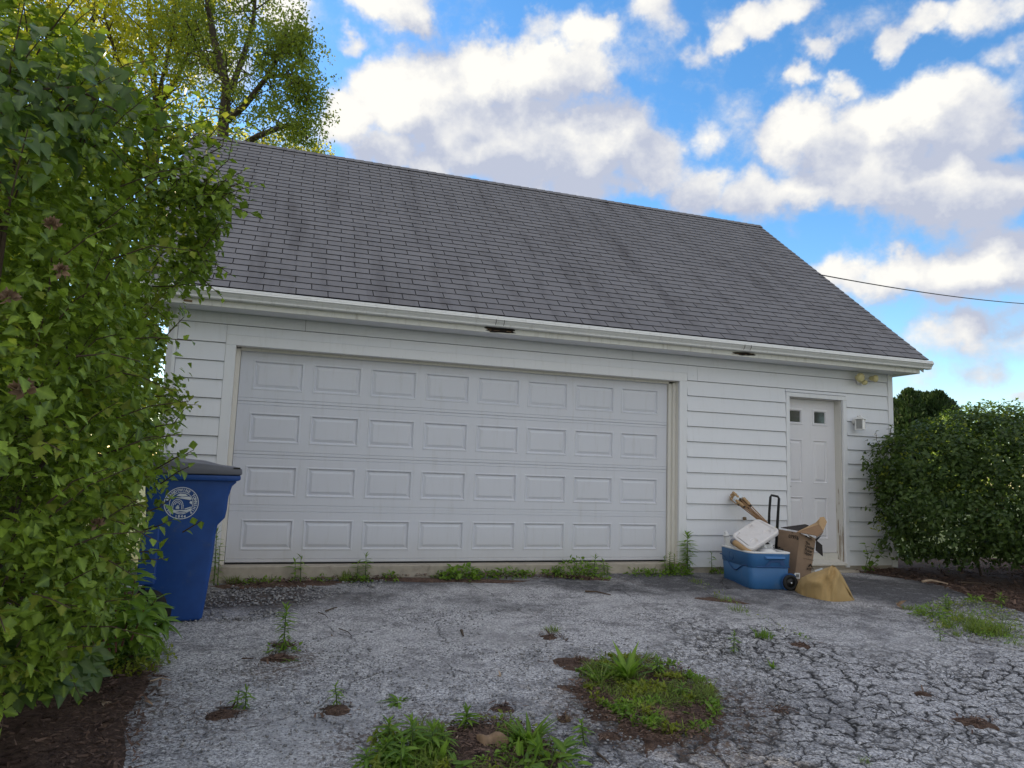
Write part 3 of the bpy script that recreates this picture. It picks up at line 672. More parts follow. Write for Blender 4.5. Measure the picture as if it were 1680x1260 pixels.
EY, EZ, RY, RZ = -.500, 2.628, 2.941, 5.566
RX0, RX1 = -1.045, 8.484
SL = math.hypot(RY-EY, RZ-EZ); SU = np.array([0, (RY-EY)/SL, (RZ-EZ)/SL]); SN = np.array([0, -SU[2], SU[1]])
def build_roof():
    d = MB(); th = .13
    e = np.array([0, EY, EZ])-SN*.012; r = np.array([0, RY, RZ])-SN*.012
    dn = np.array([0, 0, -th]); by = 2*RY-EY
    prof = [(e[1], e[2]), (RY, r[2]), (by, e[2]), (by, e[2]-.05), (RY, r[2]-th), (e[1], e[2]-.05)]
    d.extrude(prof, RX0+.012, RX1-.012)
    roof = d.out('roof', shingle_edge_m, gar)
    # back slope courses, one sheet stepped
    tab, ex = .3048, .1270
    rows = int(SL/ex)+1
    objs = []
    for k in range(rows):
        s0 = k*ex; s1 = min(s0+ex+.012, SL-.002)
        if s1-s0 < .02: continue
        off = (k % 2)*tab*.5 + .015*math.sin(k*12.9)
        x = RX0-off
        i = 0
        while x < RX1:
            xa, xb = max(x+.0042, RX0), min(x+tab-.0042, RX1)
            x += tab; i += 1
            if xb-xa < .02: continue
            lift = .0095+random.uniform(-.0010, .0016); j0 = random.uniform(-.002, .002); j1 = random.uniform(-.002, .002)
            o = np.array([0, EY, EZ])
            def pt(xx, s, h): q = o+SU*s+SN*h; return (xx, q[1], q[2])
            V = [pt(xa, s0+j0, lift), pt(xb, s0+j1, lift), pt(xb, s1, .0015), pt(xa, s1, .0015),
                 pt(xa, s0+j0, -.004), pt(xb, s0+j1, -.004), pt(xb, s1, -.010), pt(xa, s1, -.010)]
            F = [(0, 1, 2, 3), (4, 5, 1, 0), (5, 6, 2, 1), (7, 4, 0, 3)]
            objs.append((V, F, [0, 1, 1, 1], random.random(), (xa+xb)/2, s0))
    # nearest courses as single shingles, the rest joined
    def size(ob):
        u0, v0, t0 = px(ob[0][0]); u1, v1, t1 = px(ob[0][2]); return abs(u1-u0)*abs(v1-v0) if -50 < u0 < 1730 and v0 > -50 else 0
    objs.sort(key=size, reverse=True)
    for V, F, M, tn, _, _ in objs[:300]: part('shingle', V, F, [shingle_m, shingle_edge_m], roof, M, tint=[tn]*8)
    allV = []; allF = []; allM = []; T = []
    for V, F, M, tn, _, _ in objs[300:]:
        n = len(allV); allV += V; allF += [tuple(q+n for q in f) for f in F]; allM += M; T += [tn]*8
    # back slope (not in view): plain stepped courses
    for k in range(rows):
        s0 = k*ex; s1 = min(s0+ex+.01, SL)
        n = len(allV)
        for x, s, h in ((RX0, s0, .006), (RX1, s0, .006), (RX1, s1, .001), (RX0, s1, .001)):
            q = np.array([0, EY, EZ])+SU*s+SN*h; allV.append((x, 2*RY-q[1], q[2]))
        allF.append((n, n+3, n+2, n+1)); allM.append(0); T += [random.random()]*4
    tag(part('shingles', allV, allF, [shingle_m, shingle_edge_m], roof, allM, tint=T), kind='stuff')
    # ridge caps
    x = RX0
    while x < RX1-.05:
        xa, xb = x, min(x+.150, RX1+.004); x += .140
        V = []; tn = random.random()
        for xx, h in ((xa, .006), (xb, .013)):
            for s, hh in ((-.11, 0), (0, .006), (.11, 0)):
                q = np.array([0, RY, RZ])+np.array([0, 0, h+.012])
                q = q+ (SU*s if s < 0 else np.array([0, SU[1], -SU[2]])*s); V.append((xx, q[1], q[2]))
        V += [(xb, V[3][1], V[3][2]-.01), (xb, V[4][1], V[4][2]-.01), (xb, V[5][1], V[5][2]-.01)]
        part('ridge_cap', V, [(0, 3, 4, 1), (1, 4, 5, 2), (3, 6, 7, 4), (4, 7, 8, 5)], [shingle_m, shingle_edge_m], roof, [0, 0, 1, 1], tint=[tn]*9)
    # eave: soffit, fascia, gutter
    fx0, fx1 = -.965, 8.372
    s = MB(); s.box(fx0, fx1, -.445, -.155, 2.452, 2.466); s.out('soffit', trim_m, gar)
    f = MB(); f.box(fx0, fx1, -.462, -.4455, 2.443, 2.600); f.box(fx0, -.71, -.4455, .25, 2.443, 2.600); f.box(XR+.02, fx1, -.4455, .25, 2.443, 2.600); f.out('fascia', fascia_m, gar, bevel=.003)
    for xr in (RX0+.02, RX1-.045):
        rk = MB(); V = []
        for xx in (xr, xr+.022):
            for (yy, zz) in ((EY+.06, EZ-.16), (EY+.06, EZ-.0), (RY, RZ-.075), (RY, RZ-.24)): V.append((xx, yy, zz))
        rk.add(V, [(0, 1, 2, 3), (7, 6, 5, 4), (0, 4, 5, 1), (3, 2, 6, 7), (0, 3, 7, 4), (1, 5, 6, 2)]); rk.out('rake_board', trim_m, gar)
    y0 = -.4625
    pr = [(0, .0), (.050, .0), (.060, .006), (.063, .014), (.058, .020), (.066, .032), (.080, .048), (.086, .060), (.098, .064), (.100, .070), (.090, .084), (.093, .087), (.084, .099), (.086, .102), (.078, .110), (.070, .106), (.050, .020), (.006, .012), (.006, .106), (0, .106)]
    prof = [(y0-a, 2.502+b) for a, b in pr]
    gt = MB(); gt.extrude(prof, -.99, 8.505); gutter = gt.out('gutter', gutter_m, gar)
    ap = MB(); ap.extrude([(y0-.004, 2.596), (EY-.030, 2.612), (EY-.006, EZ-.016), (EY+.03, EZ-.004), (EY+.03, EZ-.012), (y0-.004, 2.602)], -1.0, 8.49); ap.out('drip_edge', gutter_m, gar)
    for xc in (atY(822, 525, -.56)[0], atY(1228, 571, -.56)[0], 8.490):
        j = MB(); pj = [(y0-a*1.03-.0012, 2.502+b*1.0-.0015) for a, b in pr[:12]]
        j.extrude(pj+[(y0, 2.58), (y0, 2.50)], xc-.030, xc+.012); j.out('gutter_joint', gutter_m, gutter)
        if xc < 8.4:
            for q in (-.055, .035):
                dl = MB(); dl.tube([(xc+q, y0-.078, 2.512), (xc+q+.004, y0-.098, 2.545), (xc+q+.002, y0-.107, 2.572)], [.002, .003, .0015], 5); dl.out('gutter_stain', rot_m, gutter)
    # rotten holes in the fascia under the joints
    for (ua, ub, vv, seed, sc) in ((796, 846, 543, 3, 1.0), (1203, 1240, 579, 5, .62)):
        a = atY(ua, vv, -.465); bq = atY(ub, vv, -.465); n = 26
        V = []; F = []
        cx, hw = (a[0]+bq[0])/2, (bq[0]-a[0])/2
        for yy, kx in ((-.4628, 1.0), (-.4670, .93)):
            for i in range(n):
                th = 2*math.pi*i/n
                r = (.80+.45*float(smooth_noise(i*1.7, yy*0+seed, seed)))*kx
                V.append((cx+hw*r*math.cos(th), yy, 2.478+.030*sc*r*math.sin(th)))
        F = [(i, (i+1) % n, n+(i+1) % n, n+i) for i in range(n)] + [tuple(range(n, 2*n))]
        part('rot_hole', V, F, rot_m if sc == 1 else rot_m, gar)
        for q in range(5):
            sp = MB(); xx = cx+hw*random.uniform(-1.15, 1.15); sp.obox((xx, -.4690, 2.468+random.uniform(-.012, .016)), (random.uniform(.02, .07), 0, random.uniform(-.004, .004)), (0, .004, 0), (0, 0, random.uniform(.003, .008))); sp.out('wood_splinter', rust_m, gar)
    st = MB(); aa = atY(307, 490, -.465); st.obox((aa[0]-.03, -.4655, 2.462), (.075, 0, -.003), (0, .004, 0), (0, 0, .020)); st.out('rust_patch', rust_m, gar)
build_roof()

# ------------------------------------------------------------------ lamps on the wall
def floodlight():
    a = atY(1411, 619.5, -.27); b = atY(1436, 621, -.27); c = np.array([(a[0]+b[0])/2-.03, YW, (a[2]+b[2])/2-.02])
    t = thing('floodlight', 'yellowed twin head security floodlight under the eave near the right corner', 'floodlight', c)
    k = MB(); k.lathe(c, (0, -1, 0), [(.055, 0), (.055, .012), (.045, .03), (.02, .034)], 18); k.out('base_plate', lamp_white_m, t, True)
    for p, rr, ax in ((a, .060, (-.10, -1, -.15)), (b, .046, (.25, -1, -.12))):
        p = np.array(p); ax = np.array(ax)/np.linalg.norm(ax)
        h = MB(); h.lathe(p-ax*.075, ax, [(.022, 0), (.030, .012), (rr*.80, .055), (rr, .072), (rr, .090), (rr*.92, .094)], 22); hd = h.out('lamp_head', aged_m, t, True)
        l = MB(); l.lathe(p-ax*.075, ax, [(rr*.9, .0945), (rr*.7, .101), (.002, .103)], 22); l.out('lens', aged_m, hd, True)
        ar = MB(); ar.tube([c+np.array([0, -.02, 0]), (c+p)/2+np.array([0, .03, -.01]), p-ax*.07], .010, 8); ar.out('arm', lamp_white_m, t, True)
    s = atY(1418, 629, -.23); m_ = MB(); m_.lathe(s+np.array([0, 0, .025]), (0, -.35, -1), [(.012, -.02), (.034, .0), (.038, .02), (.030, .038), (.008, .046)], 16); m_.out('motion_sensor', aged_m, t, True)
floodlight()
def lantern():
    c = atY(1411.5, 696, -.25)
    t = thing('wall_lantern', 'small white wall lantern with clear panes to the right of the entry door', 'lantern', (c[0], YW, c[2]))
    cx, cy, cz = c; w, h = .044, .064
    bp = atY(1402, 691, YW)
    k = MB(); k.lathe((bp[0], YW-.002, bp[2]), (0, -1, 0), [(.050, 0), (.050, .010), (.03, .022), (.012, .026)], 18); k.out('back_plate', lamp_white_m, t, True)
    k = MB(); k.tube([(bp[0], YW-.02, bp[2]), (bp[0]+.01, YW-.05, bp[2]+.035), (cx-.02, cy+.02, cz+h+.045), (cx, cy, cz+h+.03)], .009, 8); k.out('arm', lamp_white_m, t, True)
    r = math.radians(28)
    ex = np.array([math.cos(r), math.sin(r), 0]); ey = np.array([-math.sin(r), math.cos(r), 0]); ez = np.array([0, 0, 1.0]); o = np.array(c)
    f = MB()
    for sx in (-1, 1):
        for sy in (-1, 1): f.obox(o+ex*(sx*w-.006)+ey*(sy*w-.006)-ez*h, ex*.012, ey*.012, ez*2*h)
    f.obox(o-ex*(w+.008)-ey*(w+.008)-ez*(h+.010), ex*2*(w+.008), ey*2*(w+.008), ez*.012)
    f.out('frame', lamp_white_m, t)
    c2 = MB(); V = []
    for ww, zz in ((w+.016, h), (w+.012, h+.010), (.022, h+.034), (.010, h+.052)):
        V += [o+ex*sx*ww+ey*sy*ww+ez*zz for sx, sy in ((-1, -1), (1, -1), (1, 1), (-1, 1))]
    c2.add(V, [(i*4+j, i*4+(j+1) % 4, (i+1)*4+(j+1) % 4, (i+1)*4+j) for i in range(3) for j in range(4)]+[(12, 13, 14, 15), (3, 2, 1, 0)]); c2.out('cap', lamp_white_m, t)
    for n, tt in ((ex, ey), (-ex, ey), (ey, ex), (-ey, ex)):
        g = MB(); g.obox(o+n*(w-.003)-tt*(w-.007)-ez*(h-.002), tt*2*(w-.007), n*.003, ez*2*(h-.004)); g.out('glass_pane', lampglass_m, t)
    g = MB(); g.lathe(o-ez*h*.9, ez, [(.014, 0), (.014, .045), (.010, .09), (.002, .1)], 10); g.out('candle_bulb', lamp_white_m, t, True)
lantern()
b = atY(1221, 850.5, YW-.012); k = MB(); k.box(b[0]-.018, b[0]+.018, YW-.035, YW-.006, b[2]-.018, b[2]+.018)
tag(k.out('wood_block', block_m, bevel=.003, loc=b), 'little square brown block fixed on the siding above the cooler', 'block')
# overhead cable
c0 = np.array([8.46, 1.30, 4.02]); c0 = atD(1344, 450.5, px(c0)[2]); c1 = atD(1700, 499.5, 17.0)
pts = [c0*(1-s)+c1*s+np.array([0, 0, -.14*4*s*(1-s)*.5]) for s in np.linspace(0, 2.2, 30)]
k = MB(); k.tube(pts, .009, 6); tag(k.out('overhead_cable', cable_m, loc=c0), 'thin black overhead cable running from the roof edge off to the right', 'cable')

# ------------------------------------------------------------------ lettering (flat print as thin meshes)
_fontcache = {}
def glyphs(txt, bold=.0):
    """triangulated text outline: verts (x,y), faces, advance width for size 1"""
    key = (txt, bold)
    if key in _fontcache: return _fontcache[key]
    cu = bpy.data.curves.new('lettering', 'FONT'); cu.body = txt; cu.size = 1.0; cu.offset = bold; cu.resolution_u = 2
    ob = bpy.data.objects.new('lettering', cu)
    me = bpy.data.meshes.new_from_object(ob)
    V = [(v.co.x, v.co.y) for v in me.vertices]; F = [tuple(p.vertices) for p in me.polygons]
    bpy.data.objects.remove(ob); bpy.data.meshes.remove(me); bpy.data.curves.remove(cu)
    w = max([v[0] for v in V]) if V else .3
    _fontcache[key] = (V, F, w); return _fontcache[key]
def lay(mb, txt, o, ex, ey, size, bold=.02, sx=1.0, center=False, mi=0):
    V, F, w = glyphs(txt, bold); o, ex, ey = np.asarray(o, float), np.asarray(ex, float), np.asarray(ey, float)
    dx = -w*size*sx/2 if center else 0
    mb.add([o+ex*(x*size*sx+dx)+ey*(y*size) for x, y in V], F, mi)

# ------------------------------------------------------------------ recycling cart
def build_cart():
    base = G(330, 1021)
    e = np.array([1.0, .06, 0]); e /= np.linalg.norm(e); nrm = np.array([-e[1], e[0], 0]); up = np.array([0, 0, 1.0])  # nrm points away from the camera
    t = thing('recycling_cart', 'blue wheeled recycling cart with grey lid half hidden by the leafy shrub', 'recycling cart', base)
    def Q(x, d, z): return base+e*x+nrm*d+up*z
    tt = 5.42
    def loc(u, v): # pixel on the near side face -> (x, z)
        d = ray(u, v); k = ((base-CAM)@nrm)/(d@nrm); q = CAM+d*k-base; return q@e, q[2]
    prof_px = [(330, 1021), (337, 985), (347, 930), (353, 880), (357, 862), (362, 857), (369, 850), (372, 838), (375, 815), (381, 798), (388, 792), (389, 783)]
    R = [loc(*q) for q in prof_px]; R[0] = (R[0][0], .0)
    Lp = [(-.475, R[-1][1]), (-.470, .98), (-.450, .80), (-.425, .30), (-.405, .0)]
    outline = R+Lp
    def slab(name, pts, d0, d1, mat, shrink=0.0, bev=.03, seg=3, parent=t):
        n = len(pts); cx = sum(p[0] for p in pts)/n
        mb = MB()
        V = [Q(x, d0+ (1-min(1, z/1.05))*shrink, z) for x, z in pts]+[Q(x, d1-(1-min(1, z/1.05))*shrink, z) for x, z in pts]
        mb.add(V, [tuple(range(n))]+[tuple(range(2*n-1, n-1, -1))]+[(i, n+i, n+(i+1) % n, (i+1) % n) for i in range(n)])
        o = mb.out(name, mat, parent)
        if bev:
            bm = bmesh.new(); bm.from_mesh(o.data)
            ed = [q for q in bm.edges if len(q.link_faces) == 2 and q.calc_face_angle(0) > .9]
            bmesh.ops.bevel(bm, geom=ed, offset=bev, segments=seg, profile=.5, affect='EDGES', clamp_overlap=True)
            bmesh.ops.recalc_face_normals(bm, faces=bm.faces); bm.to_mesh(o.data); bm.free()
            for p in o.data.polygons: p.use_smooth = True
            try: o.data.set_sharp_from_angle(angle=math.radians(35))
            except Exception: pass
        return o
    body = slab('body', outline, 0, .66, bin_m, .045, .035, 4)
    # wheel well seen as a dark arch, and the ribbed recess above it
    wl = loc(258, 990)
    k = MB(); n = 18; V = [Q(wl[0]-.035+.135*math.cos(a), .040, .10+.215*math.sin(a)) for a in np.linspace(-.35, math.pi+.1, n)]
    V2 = [Q(wl[0]-.035+.135*math.cos(a), .075, .10+.215*math.sin(a)) for a in np.linspace(-.35, math.pi+.1, n)]
    k.add(V+V2, [tuple(range(n)), tuple(range(2*n-1, n-1, -1))]+[(i, n+i, n+(i+1) % n, (i+1) % n) for i in range(n)]); k.out('wheel_well', black_m, t)
    s1 = loc(262, 868); s2 = loc(262, 955)
    rb = MB(); rb.obox(Q(-.47, -.006, s2[1]-.02), e*(s1[0]+.47), nrm*.05, up*(s1[1]-s2[1]+.04)); rb.out('side_rib', bin_m, t, bevel=.012, seg=2)
    for d in (.02, .58):
        w = MB(); c = Q(wl[0]-.06, d, .125)
        w.lathe(c, nrm, [(.075, .0), (.118, .004), (.125, .014), (.125, .042), (.118, .052), (.075, .056)], 26); wh = w.out('wheel', rubber_m, t, True)
        hb = MB(); hb.lathe(c-nrm*.004, nrm, [(.030, 0), (.070, .006), (.070, .01)], 18); hb.out('hub', black_m, wh, True)
    ax = MB(); ax.tube([Q(wl[0]-.06, .03, .125), Q(wl[0]-.06, .6, .125)], .012, 8); ax.out('axle', black_m, t)
    # rim lip
    z0 = R[-1][1]; rx = loc(395, 785)[0]
    slab('rim', [(-.50, z0-.030), (rx-.02, z0-.030), (rx, z0-.020), (rx, z0+.012), (-.50, z0+.012)], -.030, .69, bin_m, 0, .008, 2)
    zl = z0+.016
    lid = slab('lid', [(-.53, zl), (rx+.004, zl), (rx+.008, zl+.012), (rx+.006, zl+.050), (rx-.05, zl+.062), (-.05, zl+.085), (-.30, zl+.100), (-.53, zl+.085)], -.038, .70, binlid_m, 0, .014, 3)
    dm = MB()
    X0, X1 = -.46, rx-.08
    V = []
    for (x, d, z) in ((X0, .03, .082), (X1, .03, .055), (X1, .63, .055), (X0, .63, .082), (X0+.05, .10, .135), (X1-.20, .10, .105), (X1-.20, .56, .105), (X0+.05, .56, .135)): V.append(Q(x, d, zl+z))
    dm.add(V, [(0, 1, 5, 4), (1, 2, 6, 5), (2, 3, 7, 6), (3, 0, 4, 7), (4, 5, 6, 7)]); dm.out('lid_dome', binlid_m, lid, bevel=.012, seg=2)
    hl = MB(); hl.obox(Q(rx-.06, -.041, zl+.048), e*.05, nrm*.02, up*.012); hl.out('lid_gap', black_m, lid)
    hd = MB(); hd.tube([Q(-.47, .03, z0-.04), Q(-.60, .03, z0-.02), Q(-.60, .63, z0-.02), Q(-.47, .63, z0-.04)], .017, 8); hd.out('handle', bin_m, t)
    # round township seal printed on the side
    ec = loc(297.5, 825.5); er = .122
    def E(x, y, h=.0): return Q(ec[0]+x*er, -.0022-h+(1-min(1, (ec[1]+y*er)/1.05))*.045, ec[1]+y*er)
    mb = MB()
    def ring(r0, r1, n=56):
        V = [E(r*math.cos(2*math.pi*i/n), r*math.sin(2*math.pi*i/n)) for r in (r0, r1) for i in range(n)]
        mb.add(V, [(i, (i+1) % n, n+(i+1) % n, n+i) for i in range(n)])
    ring(.955, 1.0); ring(.655, .69)
    txt = 'WEST BRANDYWINE TOWNSHIP'
    span = math.radians(268); step = span/(len(txt)-1)
    for i, ch in enumerate(txt):
        if ch == ' ': continue
        th = math.pi/2+span/2-i*step; V, F, w = glyphs(ch, .035)
        rad = np.array([math.cos(th), math.sin(th)]); tan = np.array([math.sin(th), -math.cos(th)])
        mb.add([E(*(rad*(.735+y*.24)+tan*((x-w/2)*.24*.88))) for x, y in V], F)
    for i, ch in enumerate('1844'):
        V, F, w = glyphs(ch, .035); mb.add([E(-.30+i*.165+x*.23, -.90+y*.23) for x, y in V], F)
    # picture inside: striped sky, dark hill, arched barn, bank in front
    def poly(pts): mb.add([E(x, y) for x, y in pts], [tuple(range(len(pts)))])
    poly([(-.50, .36), (.50, .20), (.58, .26), (.50, .40), (.36, .42), (-.10, .36)]); poly([(-.32, .46), (.02, .40), (.34, .46), (.20, .58), (-.12, .60)])
    poly([(.50, .14), (.62, .12), (.62, -.08), (.46, .02)])
    for k_ in range(3):
        a0 = .30-.09*k_; n = 14
        V = [E(-.22+(a0+w_)*math.cos(a), -.12+(a0+w_)*1.1*math.sin(a)) for w_ in (0, .035) for a in np.linspace(0, math.pi, n)]
        mb.add(V, [(i, i+1, n+i+1, n+i) for i in range(n-1)])
    for x in (-.56, -.48, -.24, -.16, .02, .10): poly([(x, -.38), (x+.035, -.38), (x+.035, -.12), (x, -.12)])
    poly([(-.30, -.36), (-.10, -.36), (-.10, -.24), (-.20, -.16), (-.30, -.24)])
    poly([(-.62, -.36), (-.30, -.44), (.30, -.42), (.60, -.30), (.62, -.44), (.40, -.56), (-.05, -.50), (-.40, -.60)])
    poly([(.20, -.34), (.60, -.20), (.56, -.28), (.24, -.39)]); poly([(-.30, -.62), (.26, -.62), (.26, -.57), (-.30, -.58)])
    mb.out('township_seal', print_white_m, t)
build_cart()

# ------------------------------------------------------------------ cooler and its load
CO = G(1231, 968); CA = np.array([.988, -.155, 0]); CB = np.array([.155, .988, 0]); CUP = np.array([0, 0, 1.0])
CH = .395; CLA, CLB = .485, .735
def rrect(la, lb, r, seg=6):
    out = []
    for cx, cy, a0 in ((la-r, r, -90), (la-r, lb-r, 0), (r, lb-r, 90), (r, r, 180)):
        for k in range(seg+1):
            a = math.radians(a0+90*k/seg); out.append((cx+r*math.cos(a), cy+r*math.sin(a)))
    return out
def CQ(a, b, z): return CO+CA*a+CB*b+CUP*z
def build_cooler():
    t = thing('cooler', 'blue wheeled cooler without its lid, filled with odds and ends, left of the cardboard box', 'cooler', CO)
    def loops(levels, r):
        V = []
        for ins, z in levels: V += [CQ(a, b, z) for a, b in [(ins+x*(CLA-2*ins)/CLA, ins+y*(CLB-2*ins)/CLB) for x, y in rrect(CLA, CLB, r)]]
        return V
    n = 28
    lv = [(.035, .0), (.022, .012), (.020, .10), (.012, .222), (.016, .228), (.006, .234), (.0, CH-.022), (.0, CH-.018)]
    mb = MB(); V = loops(lv, .075)
    mb.add(V, [(i*n+j, i*n+(j+1) % n, (i+1)*n+(j+1) % n, (i+1)*n+j) for i in range(len(lv)-1) for j in range(n)]+[tuple(range(n-1, -1, -1))])
    body = mb.out('body', cool_m, t, True)
    # white liner: rim and inside
    lv = [(.0, CH-.018), (-.004, CH-.012), (-.003, CH-.003), (.006, CH), (.030, CH), (.036, CH-.006), (.050, CH-.26), (.06, CH-.27)]
    mb = MB(); V = loops(lv, .075); mb.add(V, [(i*n+j, i*n+(j+1) % n, (i+1)*n+(j+1) % n, (i+1)*n+j) for i in range(len(lv)-1) for j in range(n)]+[tuple((len(lv)-1)*n+j for j in range(n))])
    mb.out('liner', white_pl_m, t, True)
    # wavy groove round the long side, straight on the end
    path = []
    for b in np.linspace(CLB-.01, .085, 30):
        s = 1-b/CLB; z = .248 - .085*math.exp(-((s-.50)/.20)**2) + .045*math.exp(-((s-.05)/.16)**2)*1.0
        path.append(CQ(.008, b, z))
    path += [CQ(.030, .028, .243), CQ(.085, .006, .240), CQ(CLA-.08, .006, .238), CQ(CLA-.02, .03, .238)]
    g = MB(); g.tube(path, .0065, 6); g.out('wave_groove', cool_dark_m, t)
    g = MB(); c = CQ(.004, .44, .305); ringp = [c+CB*(.052*math.cos(a))+CUP*(.048*math.sin(a)) for a in np.linspace(0, 2*math.pi, 24, endpoint=False)]; g.tube(ringp, .004, 5, closed=True); g.out('round_emblem', cool_dark_m, t)
    # grip on the end: bright lip above a recess
    g = MB(); g.add([CQ(a, -d, z) for a, d, z in ((.165, .002, .352), (.400, .002, .352), (.385, .030, .330), (.180, .030, .330), (.165, .002, .318), (.400, .002, .318))], [(0, 3, 2, 1), (3, 4, 5, 2), (0, 4, 3), (1, 2, 5)]); g.out('grip_lip', cool_m, t)
    g = MB(); g.add([CQ(a, -.0035, z) for a, z in ((.165, .252), (.225, .310), (.375, .312), (.405, .256), (.350, .256), (.335, .290), (.235, .286), (.215, .252))], [(0, 1, 6, 7), (1, 2, 5, 6), (2, 3, 4, 5)]); g.out('grip_recess', cool_dark_m, t)
    # foot cut-out on the long side
    g = MB(); g.tube([CQ(.021, b, .012+.022*math.exp(-((b-.42)/.09)**2)) for b in np.linspace(.62, .12, 16)], .006, 5); g.out('foot_curve', cool_dark_m, t)
    # wheels at the right end
    for b, nm in ((-.012, 0), (CLB-.06, 1)):
        c = CQ(CLA-.055+.018, b, .082)
        hw = MB(); nn = 20; rr = .098
        if not nm:
            V = [CQ(CLA-.037+rr*math.cos(a), -.006, .082+rr*math.sin(a)) for a in np.linspace(math.radians(40), math.radians(250), nn)]; V += [CQ(CLA-.037, -.006, .082)]
            hw.add(V, [tuple(range(nn+1))]); hw.out('wheel_arch', cool_dark_m, t)
        w = MB(); w.lathe(c, -CB, [(.050, -.03), (.076, -.028), (.083, -.018), (.083, .012), (.077, .020), (.052, .020), (.050, .012)], 28); wh = w.out('wheel', rubber_m, t, True)
        h = MB(); h.lathe(c, -CB, [(.050, .010), (.046, .015), (.020, .016), (.018, .024), (.004, .026)], 22); h.out('hub', black_m, wh, True)
        h = MB(); h.lathe(c, -CB, [(.0085, .026), (.0085, .030), (.002, .031)], 12); h.out('axle_cap', print_white_m, wh, True)
    # telescopic handle at the right side
    def hp(u, v, t_): return atD(u, v, t_)
    td = px(CQ(CLA+.0, .46, CH))[2]
    A = [hp(1261.0, 893, td), hp(1262.0, 842, td), hp(1264, 816, td), hp(1265.5, 812.5, td), hp(1276, 814.5, td+.02), hp(1278.0, 818, td+.02), hp(1276.0, 850, td+.02), hp(1273.0, 903, td+.02)]
    h = MB(); h.tube(A, [.015, .014, .014, .013, .013, .014, .016, .016], 8); h.out('pull_handle', black_m, t, True)
    k = MB(); q = hp(1276, 901, td-.01); k.obox(q+np.array([-.10, -.02, -.02]), (.16, 0, 0), (0, .04, 0), (0, 0, .025)); k.out('handle_bracket', black_m, t)
    yt = MB(); q = hp(1263, 866, td+.03); yt.obox(q-CUP*.05, RGT*.080, -FWD*.006, UPV*.062); yt.out('yellow_sticker', yellow_m, t)
    ys = MB(); yt2 = q-CUP*.05-FWD*.0075; ys.add([yt2+RGT*(.040+.016*math.cos(a))+UPV*(.03+.020*math.sin(a)) for a in np.linspace(0, 2*math.pi, 12, endpoint=False)], [tuple(range(12))]); ys.out('sticker_mark', aged_m, t)
    # barcode label by the wheel
    lb = MB(); q = CQ(CLA+.040, .030, .118); lb.obox(q, CA*.062, CB*.003, CUP*.060); lb.out('barcode_label', white_pl_m, t)
    bc = MB()
    for k in range(9): bc.obox(q+CA*(.014+.0044*k)-CB*.0012+CUP*.014, CA*(.0016+.0012*(k % 2)), CB*.001, CUP*.032)
    bc.out('barcode', print_black_m, t)
build_cooler()
